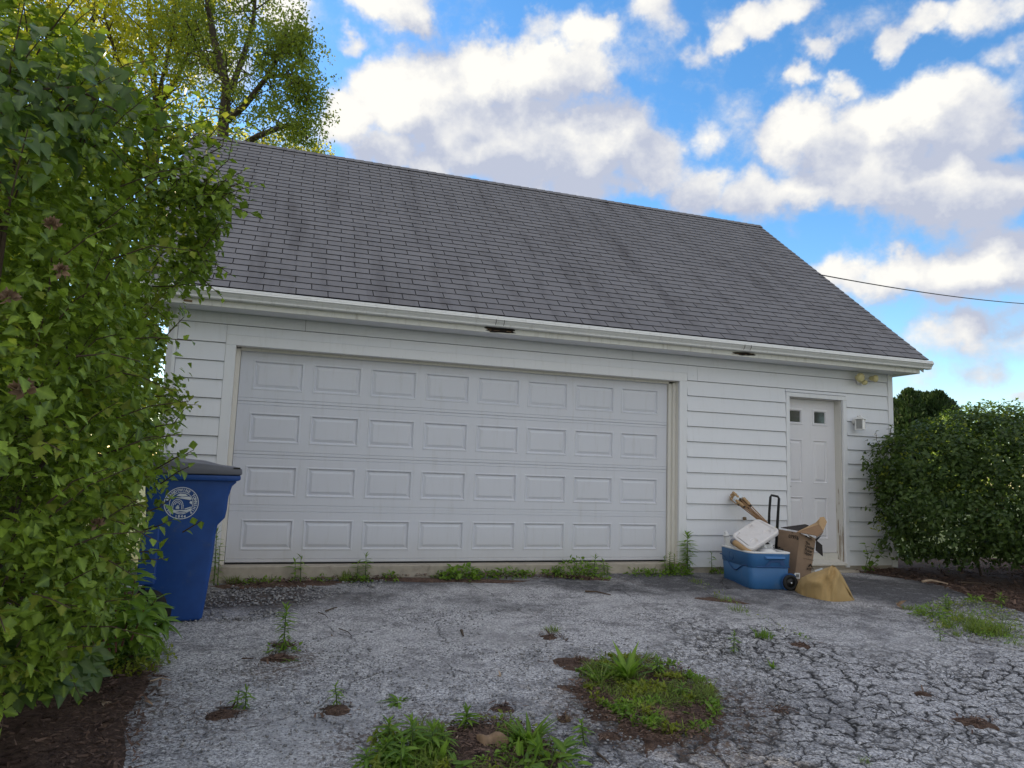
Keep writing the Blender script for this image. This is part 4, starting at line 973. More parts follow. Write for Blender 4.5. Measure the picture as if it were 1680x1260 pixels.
def build_load():
    # lid lying askew on the load
    B, Rr, L, T = atD(1230.5, 902, 7.62), atD(1281, 869, 7.86), atD(1199, 877.5, 7.98), atD(1237, 852, 8.22)
    T = T*.5+(L+Rr-B)*.5
    nrm = np.cross(Rr-B, L-B); nrm /= np.linalg.norm(nrm)
    if nrm[2] < 0: nrm = -nrm
    t = thing('tilted_lid', 'white cooler lid with four cup hollows lying tilted on top of the blue cooler', 'lid', (B+Rr+L+T)/4)
    def S(a, b, h=0): return B*(1-a)*(1-b)+Rr*a*(1-b)+L*(1-a)*b+T*a*b+nrm*h
    W_ = np.linalg.norm(Rr-B); H_ = np.linalg.norm(L-B)
    pts = rrect(W_, H_, .07, 5); n = len(pts); mb = MB(); V = []
    lv = [(.012, -.050), (.0, -.044), (.0, -.008), (.006, -.001), (.016, .0), (.030, .0), (.036, -.004), (.040, -.034)]
    for ins, h in lv: V += [S((ins+x*(W_-2*ins)/W_)/W_, (ins+y*(H_-2*ins)/H_)/H_, h) for x, y in pts]
    F = [(i*n+j, i*n+(j+1) % n, (i+1)*n+(j+1) % n, (i+1)*n+j) for i in range(len(lv)-1) for j in range(n)]+[tuple((len(lv)-1)*n+j for j in range(n)), tuple(range(n-1, -1, -1))]
    mb.add(V, F); mb.out('lid_shell', lid_m, t, True)
    ax_ = (Rr-B)/W_; cen = []
    for (u, v) in ((1208.5, 874), (1231.5, 860), (1259.5, 871.5), (1237.5, 886.5)):
        d = ray(u, v); k = ((B-CAM)@nrm)/(d@nrm); c = CAM+d*k-B
        M2 = np.stack([Rr-B, L-B], 1); ab = np.linalg.lstsq(M2, c, rcond=None)[0]; cen.append(ab)
    na, nb = 60, 84; V = []
    for j in range(nb):
        for i in range(na):
            a_, b2 = .085+.83*i/(na-1), .055+.89*j/(nb-1); h = -.0035
            for ca, cb in cen:
                r = math.hypot((a_-ca)*W_, (b2-cb)*H_)
                h += -.020*max(0, min(1, (.047-r)/.010)) + .003*math.exp(-((r-.053)/.004)**2)
            r = math.hypot((a_-.5)*W_, (b2-.5)*H_); h += .002*math.exp(-((r-.055)/.004)**2)
            V.append(S(a_, b2, h))
    part('cup_hollows', V, [(j*na+i, j*na+i+1, (j+1)*na+i+1, (j+1)*na+i) for j in range(nb-1) for i in range(na-1)], lid_m, t, smooth=True)
    # white bottle with cap, leaning out at the left corner
    p0 = CQ(.12, CLB-.10, CH-.14); p1 = atD(1190.5, 872, px(CQ(.06, CLB-.08, CH))[2]); ax = (p1-p0)/np.linalg.norm(p1-p0); Ln = np.linalg.norm(p1-p0)
    t = thing('squeeze_bottle', 'white bottle with narrow cap leaning out of the left end of the cooler', 'bottle', p0)
    k = MB(); k.lathe(p0, ax, [(.040, 0), (.046, .01), (.046, Ln-.15), (.040, Ln-.105), (.036, Ln-.06), (.034, Ln-.055)], 20); k.out('bottle', white_pl_m, t, True)
    k = MB(); k.lathe(p0+ax*(Ln-.055), ax, [(.038, 0), (.038, .018), (.020, .026), (.018, .055), (.014, .060)], 18); k.out('cap', white_pl_m, t, True)
    # roll / tube with a dark end
    q0 = atD(1201.5, 887.5, 7.93); q1 = atD(1228, 905.5, 7.66); ax = (q1-q0)/np.linalg.norm(q1-q0); Ln = np.linalg.norm(q1-q0)
    t = thing('paper_tube', 'pale tube with a dark grey end cap sticking out under the white lid', 'tube', q0)
    k = MB(); k.lathe(q0, ax, [(.026, 0), (.034, .005), (.036, .03), (.036, .045)], 18); k.out('end_cap', binlid_m, t, True)
    k = MB(); k.lathe(q0+ax*.045, ax, [(.033, 0), (.033, .05), (.030, Ln)], 18); k.out('tube', bamboo_pale_m if False else card_in_m, t, True)
    # white bowl upside down and crumpled grey bag in the cooler
    c = CQ(.30, .20, CH-.035); t = thing('plastic_bowl', 'upturned white plastic bowl in the right half of the cooler', 'bowl', c)
    k = MB(); k.lathe(c, (0, .05, 1), [(.130, -.03), (.134, -.02), (.120, .0), (.085, .035), (.050, .050), (.01, .053)], 26); k.out('bowl', white_pl_m, t, True)
    c = CQ(.36, .34, CH+.01); t = thing('crumpled_bag', 'crumpled black and white plastic bag between the lid and the cooler handle', 'bag', c)
    k = MB(); bm = bmesh.new(); bmesh.ops.create_icosphere(bm, subdivisions=3, radius=.085)
    for v in bm.verts: v.co *= 1+.45*(float(smooth_noise(v.co.x*34, v.co.y*34+v.co.z*29, 3))-.5)
    k.add([np.array(v.co)+c for v in bm.verts], [tuple(v.index for v in f.verts) for f in bm.faces]); bm.free()
    k.out('bag', [white_pl_m, black_m], t)
    me = bpy.data.objects[t.children[0].name].data
    for p in me.polygons: p.material_index = 1 if float(smooth_noise(p.center.x*30, p.center.y*30+p.center.z*40, 9)) > .60 else 0
    # bundle of bamboo torches leaning from the cooler on the siding
    top = atY(1203, 812, YW-.05); bot = atD(1254, 857, px(CQ(.30, .62, CH))[2]); bot2 = bot+(bot-top)*.35
    t = thing('torch_bundle', 'bundle of bamboo garden torches with woven heads leaning on the siding behind the cooler', 'torch bundle', top)
    d = (bot-top); Ln = np.linalg.norm(d); d /= Ln; a = np.cross(d, (0, 0, 1)); a /= np.linalg.norm(a); b_ = np.cross(d, a)
    offs = [(math.cos(q)*r, math.sin(q)*r) for r, nn in ((.0, 1), (.030, 5), (.056, 8)) for q in np.linspace(0, 2*math.pi, nn, endpoint=False)]
    for i, (oa, ob) in enumerate(offs):
        sp = 1.0; conv = .22; st = random.uniform(-.02, .03) + (.105 if oa*a[0] > .01 or i % 3 == 0 else 0)
        s0 = top+d*st+(a*oa+b_*ob)*sp; s1 = bot2+(a*oa+b_*ob)*conv
        k = MB(); k.tube([s0, s0*.5+s1*.5, s1], [.0055, .006, .0055], 6); o = k.out('torch_pole', bamboo_m, t)
        hs = s0; dd = (s1-s0)/np.linalg.norm(s1-s0)
        prof = [(.006, 0)]
        for q in range(7): prof += [(.0150+.002*(q % 2), .006+q*.016), (.0120+.002*(q % 2), .014+q*.016)]
        prof += [(.013, .120), (.006, .135)]
        h = MB(); h.lathe(hs, dd, [(r_*1.25, z_) for r_, z_ in prof], 8); h.out('woven_head', bamboo_pale_m, t, True)
        kk = MB(); kk.lathe(hs+dd*.126, dd, [(.0135, 0), (.0135, .016)], 8); kk.out('head_collar', black_m, t)
        if i % 2 == 0:
            for q in range(2): wk = MB(); wk.tube([hs+a*.006*(q-.5), hs-dd*random.uniform(.015, .045)+a*random.uniform(-.02, .02)+b_*random.uniform(-.01, .01)], .003, 5); wk.out('wick', bamboo_pale_m, t)
    w = MB(); w.lathe(top+d*.055, d, [(.056, 0), (.064, .004), (.064, .062), (.057, .068)], 20); w.out('paper_wrap', print_white_m, t, True)
build_load()

# ------------------------------------------------------------------ cardboard box
def build_box():
    N0 = G(1303, 957); H = .575
    N1 = N0+np.array([0, 0, H]); N1 = atD(1312.5, 874.5, px(N0)[2]-.02)
    L1 = atD(1276, 868, 8.33); R1 = atD(1338, 886, 8.02)
    L0 = L1+(N0-N1); R0 = R1+(N0-N1)*(.60/.60)
    R0[2] = float(gz(R0[0], R0[1])); L0[2] = float(gz(L0[0], L0[1]))
    B1 = L1+(R1-N1); B0 = L0+(R0-N0)
    t = thing('cardboard_box', 'tall open brown cardboard box with black lettering in front of the entry door', 'box', N0)
    def face(a, b, c, d, name='side_panel', th=.006, n=6, mat=card_m):
        a, b, c, d = map(np.asarray, (a, b, c, d)); nr = np.cross(b-a, d-a); nr = nr/np.linalg.norm(nr)
        V = []
        for lay_ in (0, 1):
            for j in range(n+1):
                for i in range(n+1):
                    s, q = i/n, j/n; p = a*(1-s)*(1-q)+b*s*(1-q)+c*s*q+d*(1-s)*q
                    V.append(p+nr*(.006*math.sin(math.pi*s)*math.sin(math.pi*q)+.004*(float(smooth_noise(s*4, q*4, 3))-.5)) - nr*th*lay_)
        m_ = (n+1)**2; F = []
        for j in range(n):
            for i in range(n):
                q = j*(n+1)+i; F.append((q, q+1, q+n+2, q+n+1)); F.append((m_+q, m_+q+n+1, m_+q+n+2, m_+q+1))
        for i in range(n):
            q = i; F.append((q, m_+q, m_+q+1, q+1)); q = n*(n+1)+i; F.append((q, q+1, m_+q+1, m_+q))
            q = i*(n+1); F.append((q, q+n+1, m_+q+n+1, m_+q)); q = i*(n+1)+n; F.append((q, m_+q, m_+q+n+1, q+n+1))
        return part(name, V, F, mat, t, smooth=False)
    face(L0, N0, N1, L1); face(N0, R0, R1, N1); face(R0, B0, B1, R1); face(B0, L0, L1, B1)
    f = MB(); f.add([L0+(0, 0, .01), N0+(0, 0, .01), R0+(0, 0, .01), B0+(0, 0, .01)], [(0, 1, 2, 3)]); f.out('box_bottom', card_m, t)
    # flaps
    fd = [atD(1282, 866, 8.40), atD(1322, 861, 8.65), atD(1327, 868, 8.35), atD(1314, 873, 8.1)]
    def slabq(q, name, mat, th=.005):
        q = [np.asarray(x) for x in q]; nr = np.cross(q[1]-q[0], q[3]-q[0]); nr /= np.linalg.norm(nr)
        k = MB(); V = [x for x in q]+[x-nr*th for x in q]
        k.add(V, [(0, 1, 2, 3), (7, 6, 5, 4)]+[(i, 4+i, 4+(i+1) % 4, (i+1) % 4) for i in range(4)]); return k.out(name, mat, t)
    slabq([atD(1281, 866, 8.33), atD(1321, 860.5, 8.62), atD(1327, 862.5, 8.60), atD(1312, 871.5, 8.05)], 'dark_flap', card_dark_m)
    slabq([atD(1338.5, 886, 8.05), atD(1348.5, 894.5, 8.10), atD(1349.5, 912.5, 8.05), atD(1338, 903, 8.0)], 'dark_flap', card_dark_m)
    slabq([atD(1325, 877.5, 7.96), atD(1337.5, 884, 8.0), atD(1336.5, 889, 7.97), atD(1331, 884, 7.95)], 'torn_flap', card_m)
    slabq([atD(1336, 884.5, 8.02), atD(1347, 878.5, 8.1), atD(1345.5, 880.5, 8.12), atD(1339, 888, 8.03)], 'dark_flap', card_dark_m)
    # printing: number on the left face, slogan on the right face
    def pf(u, v, A, B_, C): # pixel to plane through A,B,C
        nr = np.cross(B_-A, C-A); nr /= np.linalg.norm(nr); d = ray(u, v); k = ((A-CAM)@nr)/(d@nr); q = CAM+d*k
        s = -1 if nr@(CAM-A) < 0 else 1
        return q+nr*s*.0135
    def patch(txt, quad, plane, name, bold=.03, mi=0, sepname=True):
        """text filling a four-corner pixel quad bl, br, tr, tl"""
        V, F, w = glyphs(txt, bold); a, b, c, d = [pf(*q, *plane) for q in quad]
        ys = [y for _, y in V]; y0, y1 = min(ys), max(ys)
        out = []
        for x, y in V:
            s, q = x/w, (y-y0)/(y1-y0); out.append(a*(1-s)*(1-q)+b*s*(1-q)+c*s*q+d*(1-s)*q)
        part(name, out, F, print_black_m, t)
    PL = (L1, N1, N0); PR = (N1, R1, N0)
    patch('07976', [(1294.8, 882.2), (1311.2, 886.2), (1311.8, 879.2), (1295.6, 876.6)], PL, 'box_number', .02)
    patch('Picker', [(1264.0, 897.5), (1282.0, 902.4), (1282.0, 895.6), (1264.0, 890.5)], PL, 'lettering', .03)
    for txt, q in (('The', [(1320.0, 891.5), (1327.6, 894.3), (1328.4, 889.8), (1320.8, 887.2)]),
                   ('Quicker', [(1319.6, 897.4), (1334.2, 902.8), (1335.0, 897.6), (1320.4, 892.2)]),
                   ('Picker', [(1319.2, 903.0), (1331.4, 907.4), (1332.2, 902.4), (1320.0, 898.0)]),
                   ('Upper', [(1318.4, 909.4), (1330.6, 913.6), (1331.6, 907.6), (1319.4, 903.4)]),
                   ('Quick Absorbing', [(1316.6, 916.6), (1333.4, 920.2), (1334.0, 918.0), (1317.2, 914.2)])):
        patch(txt, q, PR, 'slogan', .025 if txt[0] != 'Q' or len(txt) < 9 else .0)
    k = MB()
    tri = [pf(*q, *PR) for q in ((1324.4, 929.6), (1328.4, 923.6), (1332.6, 930.6), (1330.4, 930.4), (1328.4, 927.0), (1326.4, 929.8))]; k.add(tri, [(0, 1, 4, 5), (1, 2, 3, 4)])
    k.out('arrow_mark', print_black_m, t)
    patch('BOUNTY', [(1322.2, 934.6), (1333.6, 936.4), (1334.0, 931.8), (1322.6, 930.4)], PR, 'slogan', .02)
    for q in ([(1300.2, 874.4), (1302.4, 874.6), (1302.4, 873.4), (1300.2, 873.2)], [(1320.2, 880.0), (1323, 880.8), (1323.1, 878.6), (1320.4, 877.9)], [(1323.8, 881.8), (1329.4, 883.4), (1329.5, 882.2), (1324, 880.9)]):
        kk = MB(); pl = PL if q[0][0] < 1312 else PR; kk.add([pf(*p, *pl) for p in q], [(0, 1, 2, 3)]); kk.out('small_print', print_black_m, t)
    # carton lying on top, open end up
    A, B_, C, D_ = atD(1306, 873.5, 7.95), atD(1341, 877.5, 7.98), atD(1355, 870, 8.05), atD(1344, 861, 8.2)
    tt = thing('small_carton', 'smaller fresh brown carton lying open across the top of the tall box', 'carton', B_)
    def q4(pts, name, mat, th=.006):
        pts = [np.asarray(x) for x in pts]; nr = np.cross(pts[1]-pts[0], pts[2]-pts[0]); nr /= np.linalg.norm(nr); n = len(pts)
        k = MB(); k.add(pts+[p-nr*th for p in pts], [tuple(range(n)), tuple(range(2*n-1, n-1, -1))]+[(i, n+i, n+(i+1) % n, (i+1) % n) for i in range(n)]); return k.out(name, mat, tt)
    a, b2, c, d_ = atD(1307, 873.5, 7.96), atD(1343.5, 861, 8.10), atD(1350.5, 871.5, 7.94), atD(1340, 879.5, 7.86)
    q4([a, b2, c, d_], 'carton_side', card_brown_m)
    q4([a, atD(1339, 858, 8.3), b2], 'carton_side', card_in_m)
    q4([b2, atD(1344.5, 849.5, 8.3), atD(1352, 848.5, 8.35), atD(1356.5, 857, 8.22), atD(1351, 871, 7.95)], 'carton_side', card_in_m)
    q4([atD(1339, 858, 8.32), atD(1347, 849, 8.33), atD(1345, 861, 8.12)], 'carton_side', card_in_m)
    q4([d_, c, atD(1347, 877, 7.97), atD(1338, 882, 7.92)], 'carton_side', card_m)
build_box()

# ------------------------------------------------------------------ kraft paper bag
def build_bag():
    base_px = [(1304, 969), (1318, 976), (1335, 981), (1352, 985.5), (1370, 987), (1385, 985.5), (1401, 985), (1399, 975), (1394, 962), (1383, 953), (1365, 949), (1345, 950), (1325, 953), (1310, 959)]
    Bp = np.array([G(*q) for q in base_px]); c = Bp.mean(0)
    t = thing('paper_bag', 'crumpled tan kraft paper bag lying at the foot of the cardboard box', 'paper bag', c)
    us = np.array([1304, 1309, 1315, 1324, 1336, 1348, 1357, 1362, 1366, 1371, 1378, 1386, 1393, 1398, 1402], float)
    vt = np.array([967, 958, 950.5, 944, 940.5, 937, 934, 931, 928.5, 931, 938, 951, 965, 976, 984.5])
    vb = np.array([969.5, 973.5, 976.5, 979.5, 982, 985, 986.5, 987, 987.5, 987.5, 987.5, 987, 986.5, 986, 985.5])
    dw = np.array([.05, .14, .22, .30, .36, .38, .37, .36, .34, .32, .30, .26, .20, .12, .04])
    N_ = 90; U = np.linspace(us[0], us[-1], N_); VT, VB, DW = np.interp(U, us, vt), np.interp(U, us, vb), np.interp(U, us, dw)
    K = 26; V = []
    for i in range(N_):
        f0 = G(U[i], VB[i]); view = f0-CAM; view[2] = 0; view /= np.linalg.norm(view)
        mid = f0+view*DW[i]*.5; tq = px(mid+[0, 0, .15])[2]; top = atD(U[i], VT[i], tq); H = max(.01, top[2]-float(gz(mid[0], mid[1])))
        for k_ in range(K):
            ph = math.pi*k_/(K-1); cs, sn = math.cos(ph), math.sin(ph)
            y = -math.copysign(abs(cs)**.62, cs)*DW[i]*.5; z = H*abs(sn)**.68
            wob = (float(smooth_noise(U[i]*.10+ph*.8, ph*1.9+3, 2))-.5)*.060+(float(smooth_noise(U[i]*.22-ph*2.2, ph*3.0, 4))-.5)*.018+(float(smooth_noise(U[i]*.5+ph*5, ph*6.0, 6))-.5)*.004
            edge = min(1, 6*sn*.9)
            # hollow left of the standing fold, and the fold itself
            fold = .120*math.exp(-((U[i]-1360-9*sn)/4.5)**2)*sn - .040*math.exp(-((U[i]-1371-6*sn)/3.5)**2)*sn - .085*math.exp(-((U[i]-1336)/12)**2)*math.exp(-((sn-.62)/.3)**2)
            y += (wob*edge + (fold if cs > 0 else 0)); z += wob*.35*edge*(0 if sn > .97 else 1)
            p = mid+view*y; V.append(np.array([p[0], p[1], float(gz(p[0], p[1]))+.002+z]))
    F = [(i*K+k_, i*K+k_+1, (i+1)*K+k_+1, (i+1)*K+k_) for i in range(N_-1) for k_ in range(K-1)]
    part('bag', V, F, bag_m, t, smooth=True)
    k = MB(); a = [atD(u, v, px(c)[2]-.01) for u, v in ((1336.5, 935.5), (1348.5, 931.5), (1350, 933.5), (1338, 938.5))]; k.add(a+[q-np.array([0, 0, .003]) for q in a], [(0, 1, 2, 3), (7, 6, 5, 4), (0, 4, 5, 1), (1, 5, 6, 2), (2, 6, 7, 3), (3, 7, 4, 0)]); k.out('paper_slip', print_white_m, t)
build_bag()

# ================================================================== vegetation
def fan(outline, centre):
    V = [centre]+outline; n = len(outline)
    return np.array(V, float), np.array([(0, 1+i, 1+(i+1) % n) for i in range(n)])
def curve(V, fold=.25, droop=.18):
    V = V.copy(); V[:, 2] += fold*np.abs(V[:, 0]) - droop*V[:, 1]**2; return V
def mirror(h): return h+[(-x, y, 0) for x, y, _ in reversed(h) if abs(x) > 1e-6]
_half = [(0, 0, 0), (.09, .10, 0), (.22, .24, 0), (.30, .30, 0), (.43, .46, 0), (.30, .50, 0), (.34, .60, 0), (.22, .63, 0), (.26, .74, 0), (.15, .80, 0), (.11, .91, 0), (0, 1.0, 0)]
LOBED = fan(mirror(_half), (0, .42, 0)); LOBED = (curve(LOBED[0], .28, .22), LOBED[1])
_half = [(0, 0, 0), (.16, .10, 0), (.29, .30, 0), (.29, .48, 0), (.18, .72, 0), (.06, .92, 0), (0, 1, 0)]
OVATE = fan(mirror(_half), (0, .42, 0)); OVATE = (curve(OVATE[0], .35, .2), OVATE[1])
_half = [(0, 0, 0), (.30, .02, 0), (.42, .22, 0), (.36, .46, 0), (.20, .72, 0), (0, 1, 0)]
HEART = fan(mirror(_half), (0, .38, 0)); HEART = (curve(HEART[0], .25, .25), HEART[1])
DIAMOND = (curve(np.array([(0, 0, 0), (.26, .42, 0), (0, 1, 0), (-.26, .42, 0)], float), .3, .15), np.array([(0, 1, 2), (0, 2, 3)]))
def strip(w, droop, n=5, fold=.35):
    V = []; F = []
    for i in range(n):
        y = i/n; hw = w*math.sin(math.pi*min(1, .12+y*.95))**.8
        V += [(-hw, y, -droop*y*y+hw*fold), (0, y, -droop*y*y), (hw, y, -droop*y*y+hw*fold)]
    V.append((0, 1, -droop))
    for i in range(n-1):
        for k in (0, 1): a = i*3+k; F += [(a, a+1, a+4), (a, a+4, a+3)]
    a = (n-1)*3; F += [(a, a+1, 3*n), (a+1, a+2, 3*n)]
    return np.array(V, float), np.array(F)
LANCE = strip(.11, .30, 5); LANCEW = strip(.17, .25, 5); BLADE = strip(.035, .35, 5); BLADEW = strip(.075, .38, 6)
SPRAY = (np.array([(0, 0, 0), (.20, .35, .05), (.10, .55, 0), (.17, .8, .03), (0, 1, 0), (-.17, .75, .03), (-.10, .5, 0), (-.20, .3, .05)], float), np.array([(0, 1, 2), (0, 2, 6), (0, 6, 7), (2, 3, 4), (2, 4, 6), (4, 5, 6)]))

def unit(a): return a/(np.linalg.norm(a, axis=-1, keepdims=True)+1e-9)
def frames(axis, nrm):
    y = unit(axis); x = unit(np.cross(y, nrm)); z = np.cross(x, y); return np.stack([x, y, z], -1)   # columns
def vein(V0): return 1-np.clip(np.abs(V0[:, 0])/(.6*np.abs(V0[:, 0]).max()+1e-6), 0, 1)
def place(templ, pos, Fm, size, tint=None):
    V0, F0 = templ; N = len(pos); k = len(V0)
    V = np.einsum('nij,kj->nki', Fm, V0)*np.asarray(size).reshape(-1, 1, 1)+pos[:, None, :]
    F = (F0[None]+(np.arange(N)*k)[:, None, None]).reshape(-1, 3)
    T = np.repeat(RNG.random(N) if tint is None else tint, k)
    return V.reshape(-1, 3), F, np.stack([T, np.tile(vein(V0), N)], 1)
class Foliage:
    """leaves of one plant: the largest in view become parts of their own, the rest one joined part"""
    def __init__(s): s.items = []
    def add(s, templ, pos, Fm, size, mat): s.items.append((templ, np.asarray(pos, float), np.asarray(Fm), np.broadcast_to(np.asarray(size, float), (len(pos),)).copy(), mat))
    def build(s, root, singles=0, minpx=9.0, leafname='leaf', rest='foliage'):
        loc = root_loc(root); cand = []
        for k, (tp, pos, Fm, size, mat) in enumerate(s.items):
            q = pos-CAM; t = q@FWD; t = np.where(t < .3, 1e6, t)
            u = 840+FPX*(q@RGT)/t; v = 630-FPX*(q@UPV)/t
            pxs = size*FPX/t*np.where((u > -20) & (u < 1700) & (v > -20) & (v < 1280), 1, 0)
            cand.append(pxs)
        chosen = [np.zeros(len(c), bool) for c in cand]
        if singles:
            flat = [(p, k, i) for k, c in enumerate(cand) for i, p in enumerate(c) if p >= minpx]
            flat.sort(reverse=True)
            for p, k, i in flat[:singles]: chosen[k][i] = True
        cache = {}
        bymat = {}
        for k, (tp, pos, Fm, size, mat) in enumerate(s.items):
            for i in np.nonzero(chosen[k])[0]:
                key = (id(tp), mat.name)
                if key not in cache: cache[key] = raw_mesh(leafname, tp[0], tp[1], mat, tint=np.stack([np.zeros(len(tp[0])), vein(tp[0])], 1))
                o = bpy.data.objects.new(leafname, cache[key]); COL.objects.link(o); o.parent = root
                M = np.eye(4); M[:3, :3] = Fm[i]*size[i]; M[:3, 3] = pos[i]-loc; o.matrix_local = Matrix(M.tolist())
            r = ~chosen[k]
            if r.any(): bymat.setdefault(mat.name, []).append(place(tp, pos[r], Fm[r], size[r]))
        many = sum(int((~c).sum()) for c in chosen)
        if bymat:
            V = []; F = []; T = []; Mi = []; off = 0; ml = []
            for j, (nm, lst) in enumerate(bymat.items()):
                ml.append(MATS[nm])
                for v, f, tt in lst: V.append(v); F.append(f+off); T.append(tt); Mi.append(np.full(len(f), j)); off += len(v)
            o = part(rest, np.vstack(V), np.vstack(F), ml, root, np.concatenate(Mi), tint=np.concatenate(T))
            if many > 12: o['kind'] = 'stuff'
def rdir(n): return unit(RNG.normal(size=(n, 3)))

# ---- big lobed-leaf shrub along the left of the drive
def shrub_cloud(blobs, spacing_n, leafsize, templ, mat, fol, up=.55, tipmat=None, tipfrac=.0, lobes=5, shell=(.72, 1.04), jitter=.05, flat=.6, zmin=None, clump=.10, gaps=.0, alt=None):
    C = np.array([b[0] for b in blobs]); Rr = np.array([b[1] for b in blobs]); area = (Rr**2).sum(1) if Rr.ndim > 1 else Rr**2
    if Rr.ndim == 1: Rr = np.stack([Rr, Rr, Rr], 1)
    w = (Rr[:, 0]*Rr[:, 2]); n_each = np.maximum(1, (spacing_n*w/w.sum())).astype(int)
    pos = []; nor = []
    for c, r, n in zip(C, Rr, n_each):
        d = rdir(n); k = RNG.uniform(*shell, size=(n, 1)); p = c+d*r*k
        cl = smooth_noise(p[:, 0]*5+p[:, 2]*4.1, p[:, 1]*5-p[:, 2]*3.3, 11)*.6+smooth_noise(p[:, 0]*11-p[:, 2]*8, p[:, 1]*11+p[:, 2]*7, 12)*.4
        bump = 1+clump*(cl-.62)[:, None]*2
        gap = cl < gaps
        p = c+d*r*k*bump
        # drop sprigs deep inside another blob
        inside = gap & (k[:, 0] > .8)
        for c2, r2 in zip(C, Rr):
            if c2 is c: continue
            q = np.linalg.norm((p-c2)/r2, axis=1); inside |= q < .70
        if zmin is not None: inside |= p[:, 2] < zmin
        pos.append(p[~inside]); nor.append(unit(d/r)[~inside])
    pos = np.vstack(pos); nor = np.vstack(nor); N = len(pos)
    upv = np.array([0, 0, 1.0])
    sp = unit(nor*.8+upv*.35+RNG.normal(size=(N, 3))*.35)          # sprig direction
    for k in range(lobes):
        a = RNG.uniform(0, 2*math.pi, N); side = unit(np.cross(sp, rdir(N)))
        ax = unit(side*1.0+sp*RNG.uniform(.1, .9, (N, 1))-upv*RNG.uniform(0, .5, (N, 1)))
        n_ = unit(upv*up+nor*flat+RNG.normal(size=(N, 3))*.40)
        p = pos+sp*(k*leafsize*.22)+RNG.normal(size=(N, 3))*jitter*.5
        sz = leafsize*RNG.uniform(.62, 1.18, N)
        Fm = frames(ax, n_)
        if tipmat is not None and k == lobes-1:
            sel = RNG.random(N) < tipfrac
            fol.add(templ, p[sel], Fm[sel], sz[sel]*.7, tipmat); fol.add(templ, p[~sel], Fm[~sel], sz[~sel], mat)
        elif alt is not None and k % 3 == 1: fol.add(alt, p, Fm, sz*.72, mat)
        else: fol.add(templ, p, Fm, sz, mat)
    return pos, nor
def px_blob(u, v, t, r, sq=1.0): return (atD(u, v, t), np.array([r, r, r*sq]))

def shoot(fol, root, pts, mat, templ, size, n, twig=.004, tm=None, droop=.2, spread=1.0):
    """a twig through pts with alternate leaves"""
    P = np.asarray(pts, float); k = MB(); k.tube(P, np.linspace(twig, twig*.4, len(P)), 5); k.out('twig', tm or twig_m, root)
    s = np.linspace(.12, 1.0, n); seg = np.linspace(0, 1, len(P))
    p = np.stack([np.interp(s, seg, P[:, j]) for j in range(3)], 1)
    tdir = unit(np.gradient(p, axis=0)); a = np.arange(n)*2.4+RNG.uniform(0, 6)
    b1 = unit(np.cross(tdir, np.array([0, 0, 1.0])+.01)); b2 = np.cross(tdir, b1)
    side = b1*np.cos(a)[:, None]+b2*np.sin(a)[:, None]
    ax = unit(side*spread+tdir*.55-np.array([0, 0, droop])); nr = unit(np.array([0, 0, 1.0])+side*.1+RNG.normal(size=(n, 3))*.3)
    fol.add(templ, p, frames(ax, nr), size*RNG.uniform(.7, 1.15, n), mat)

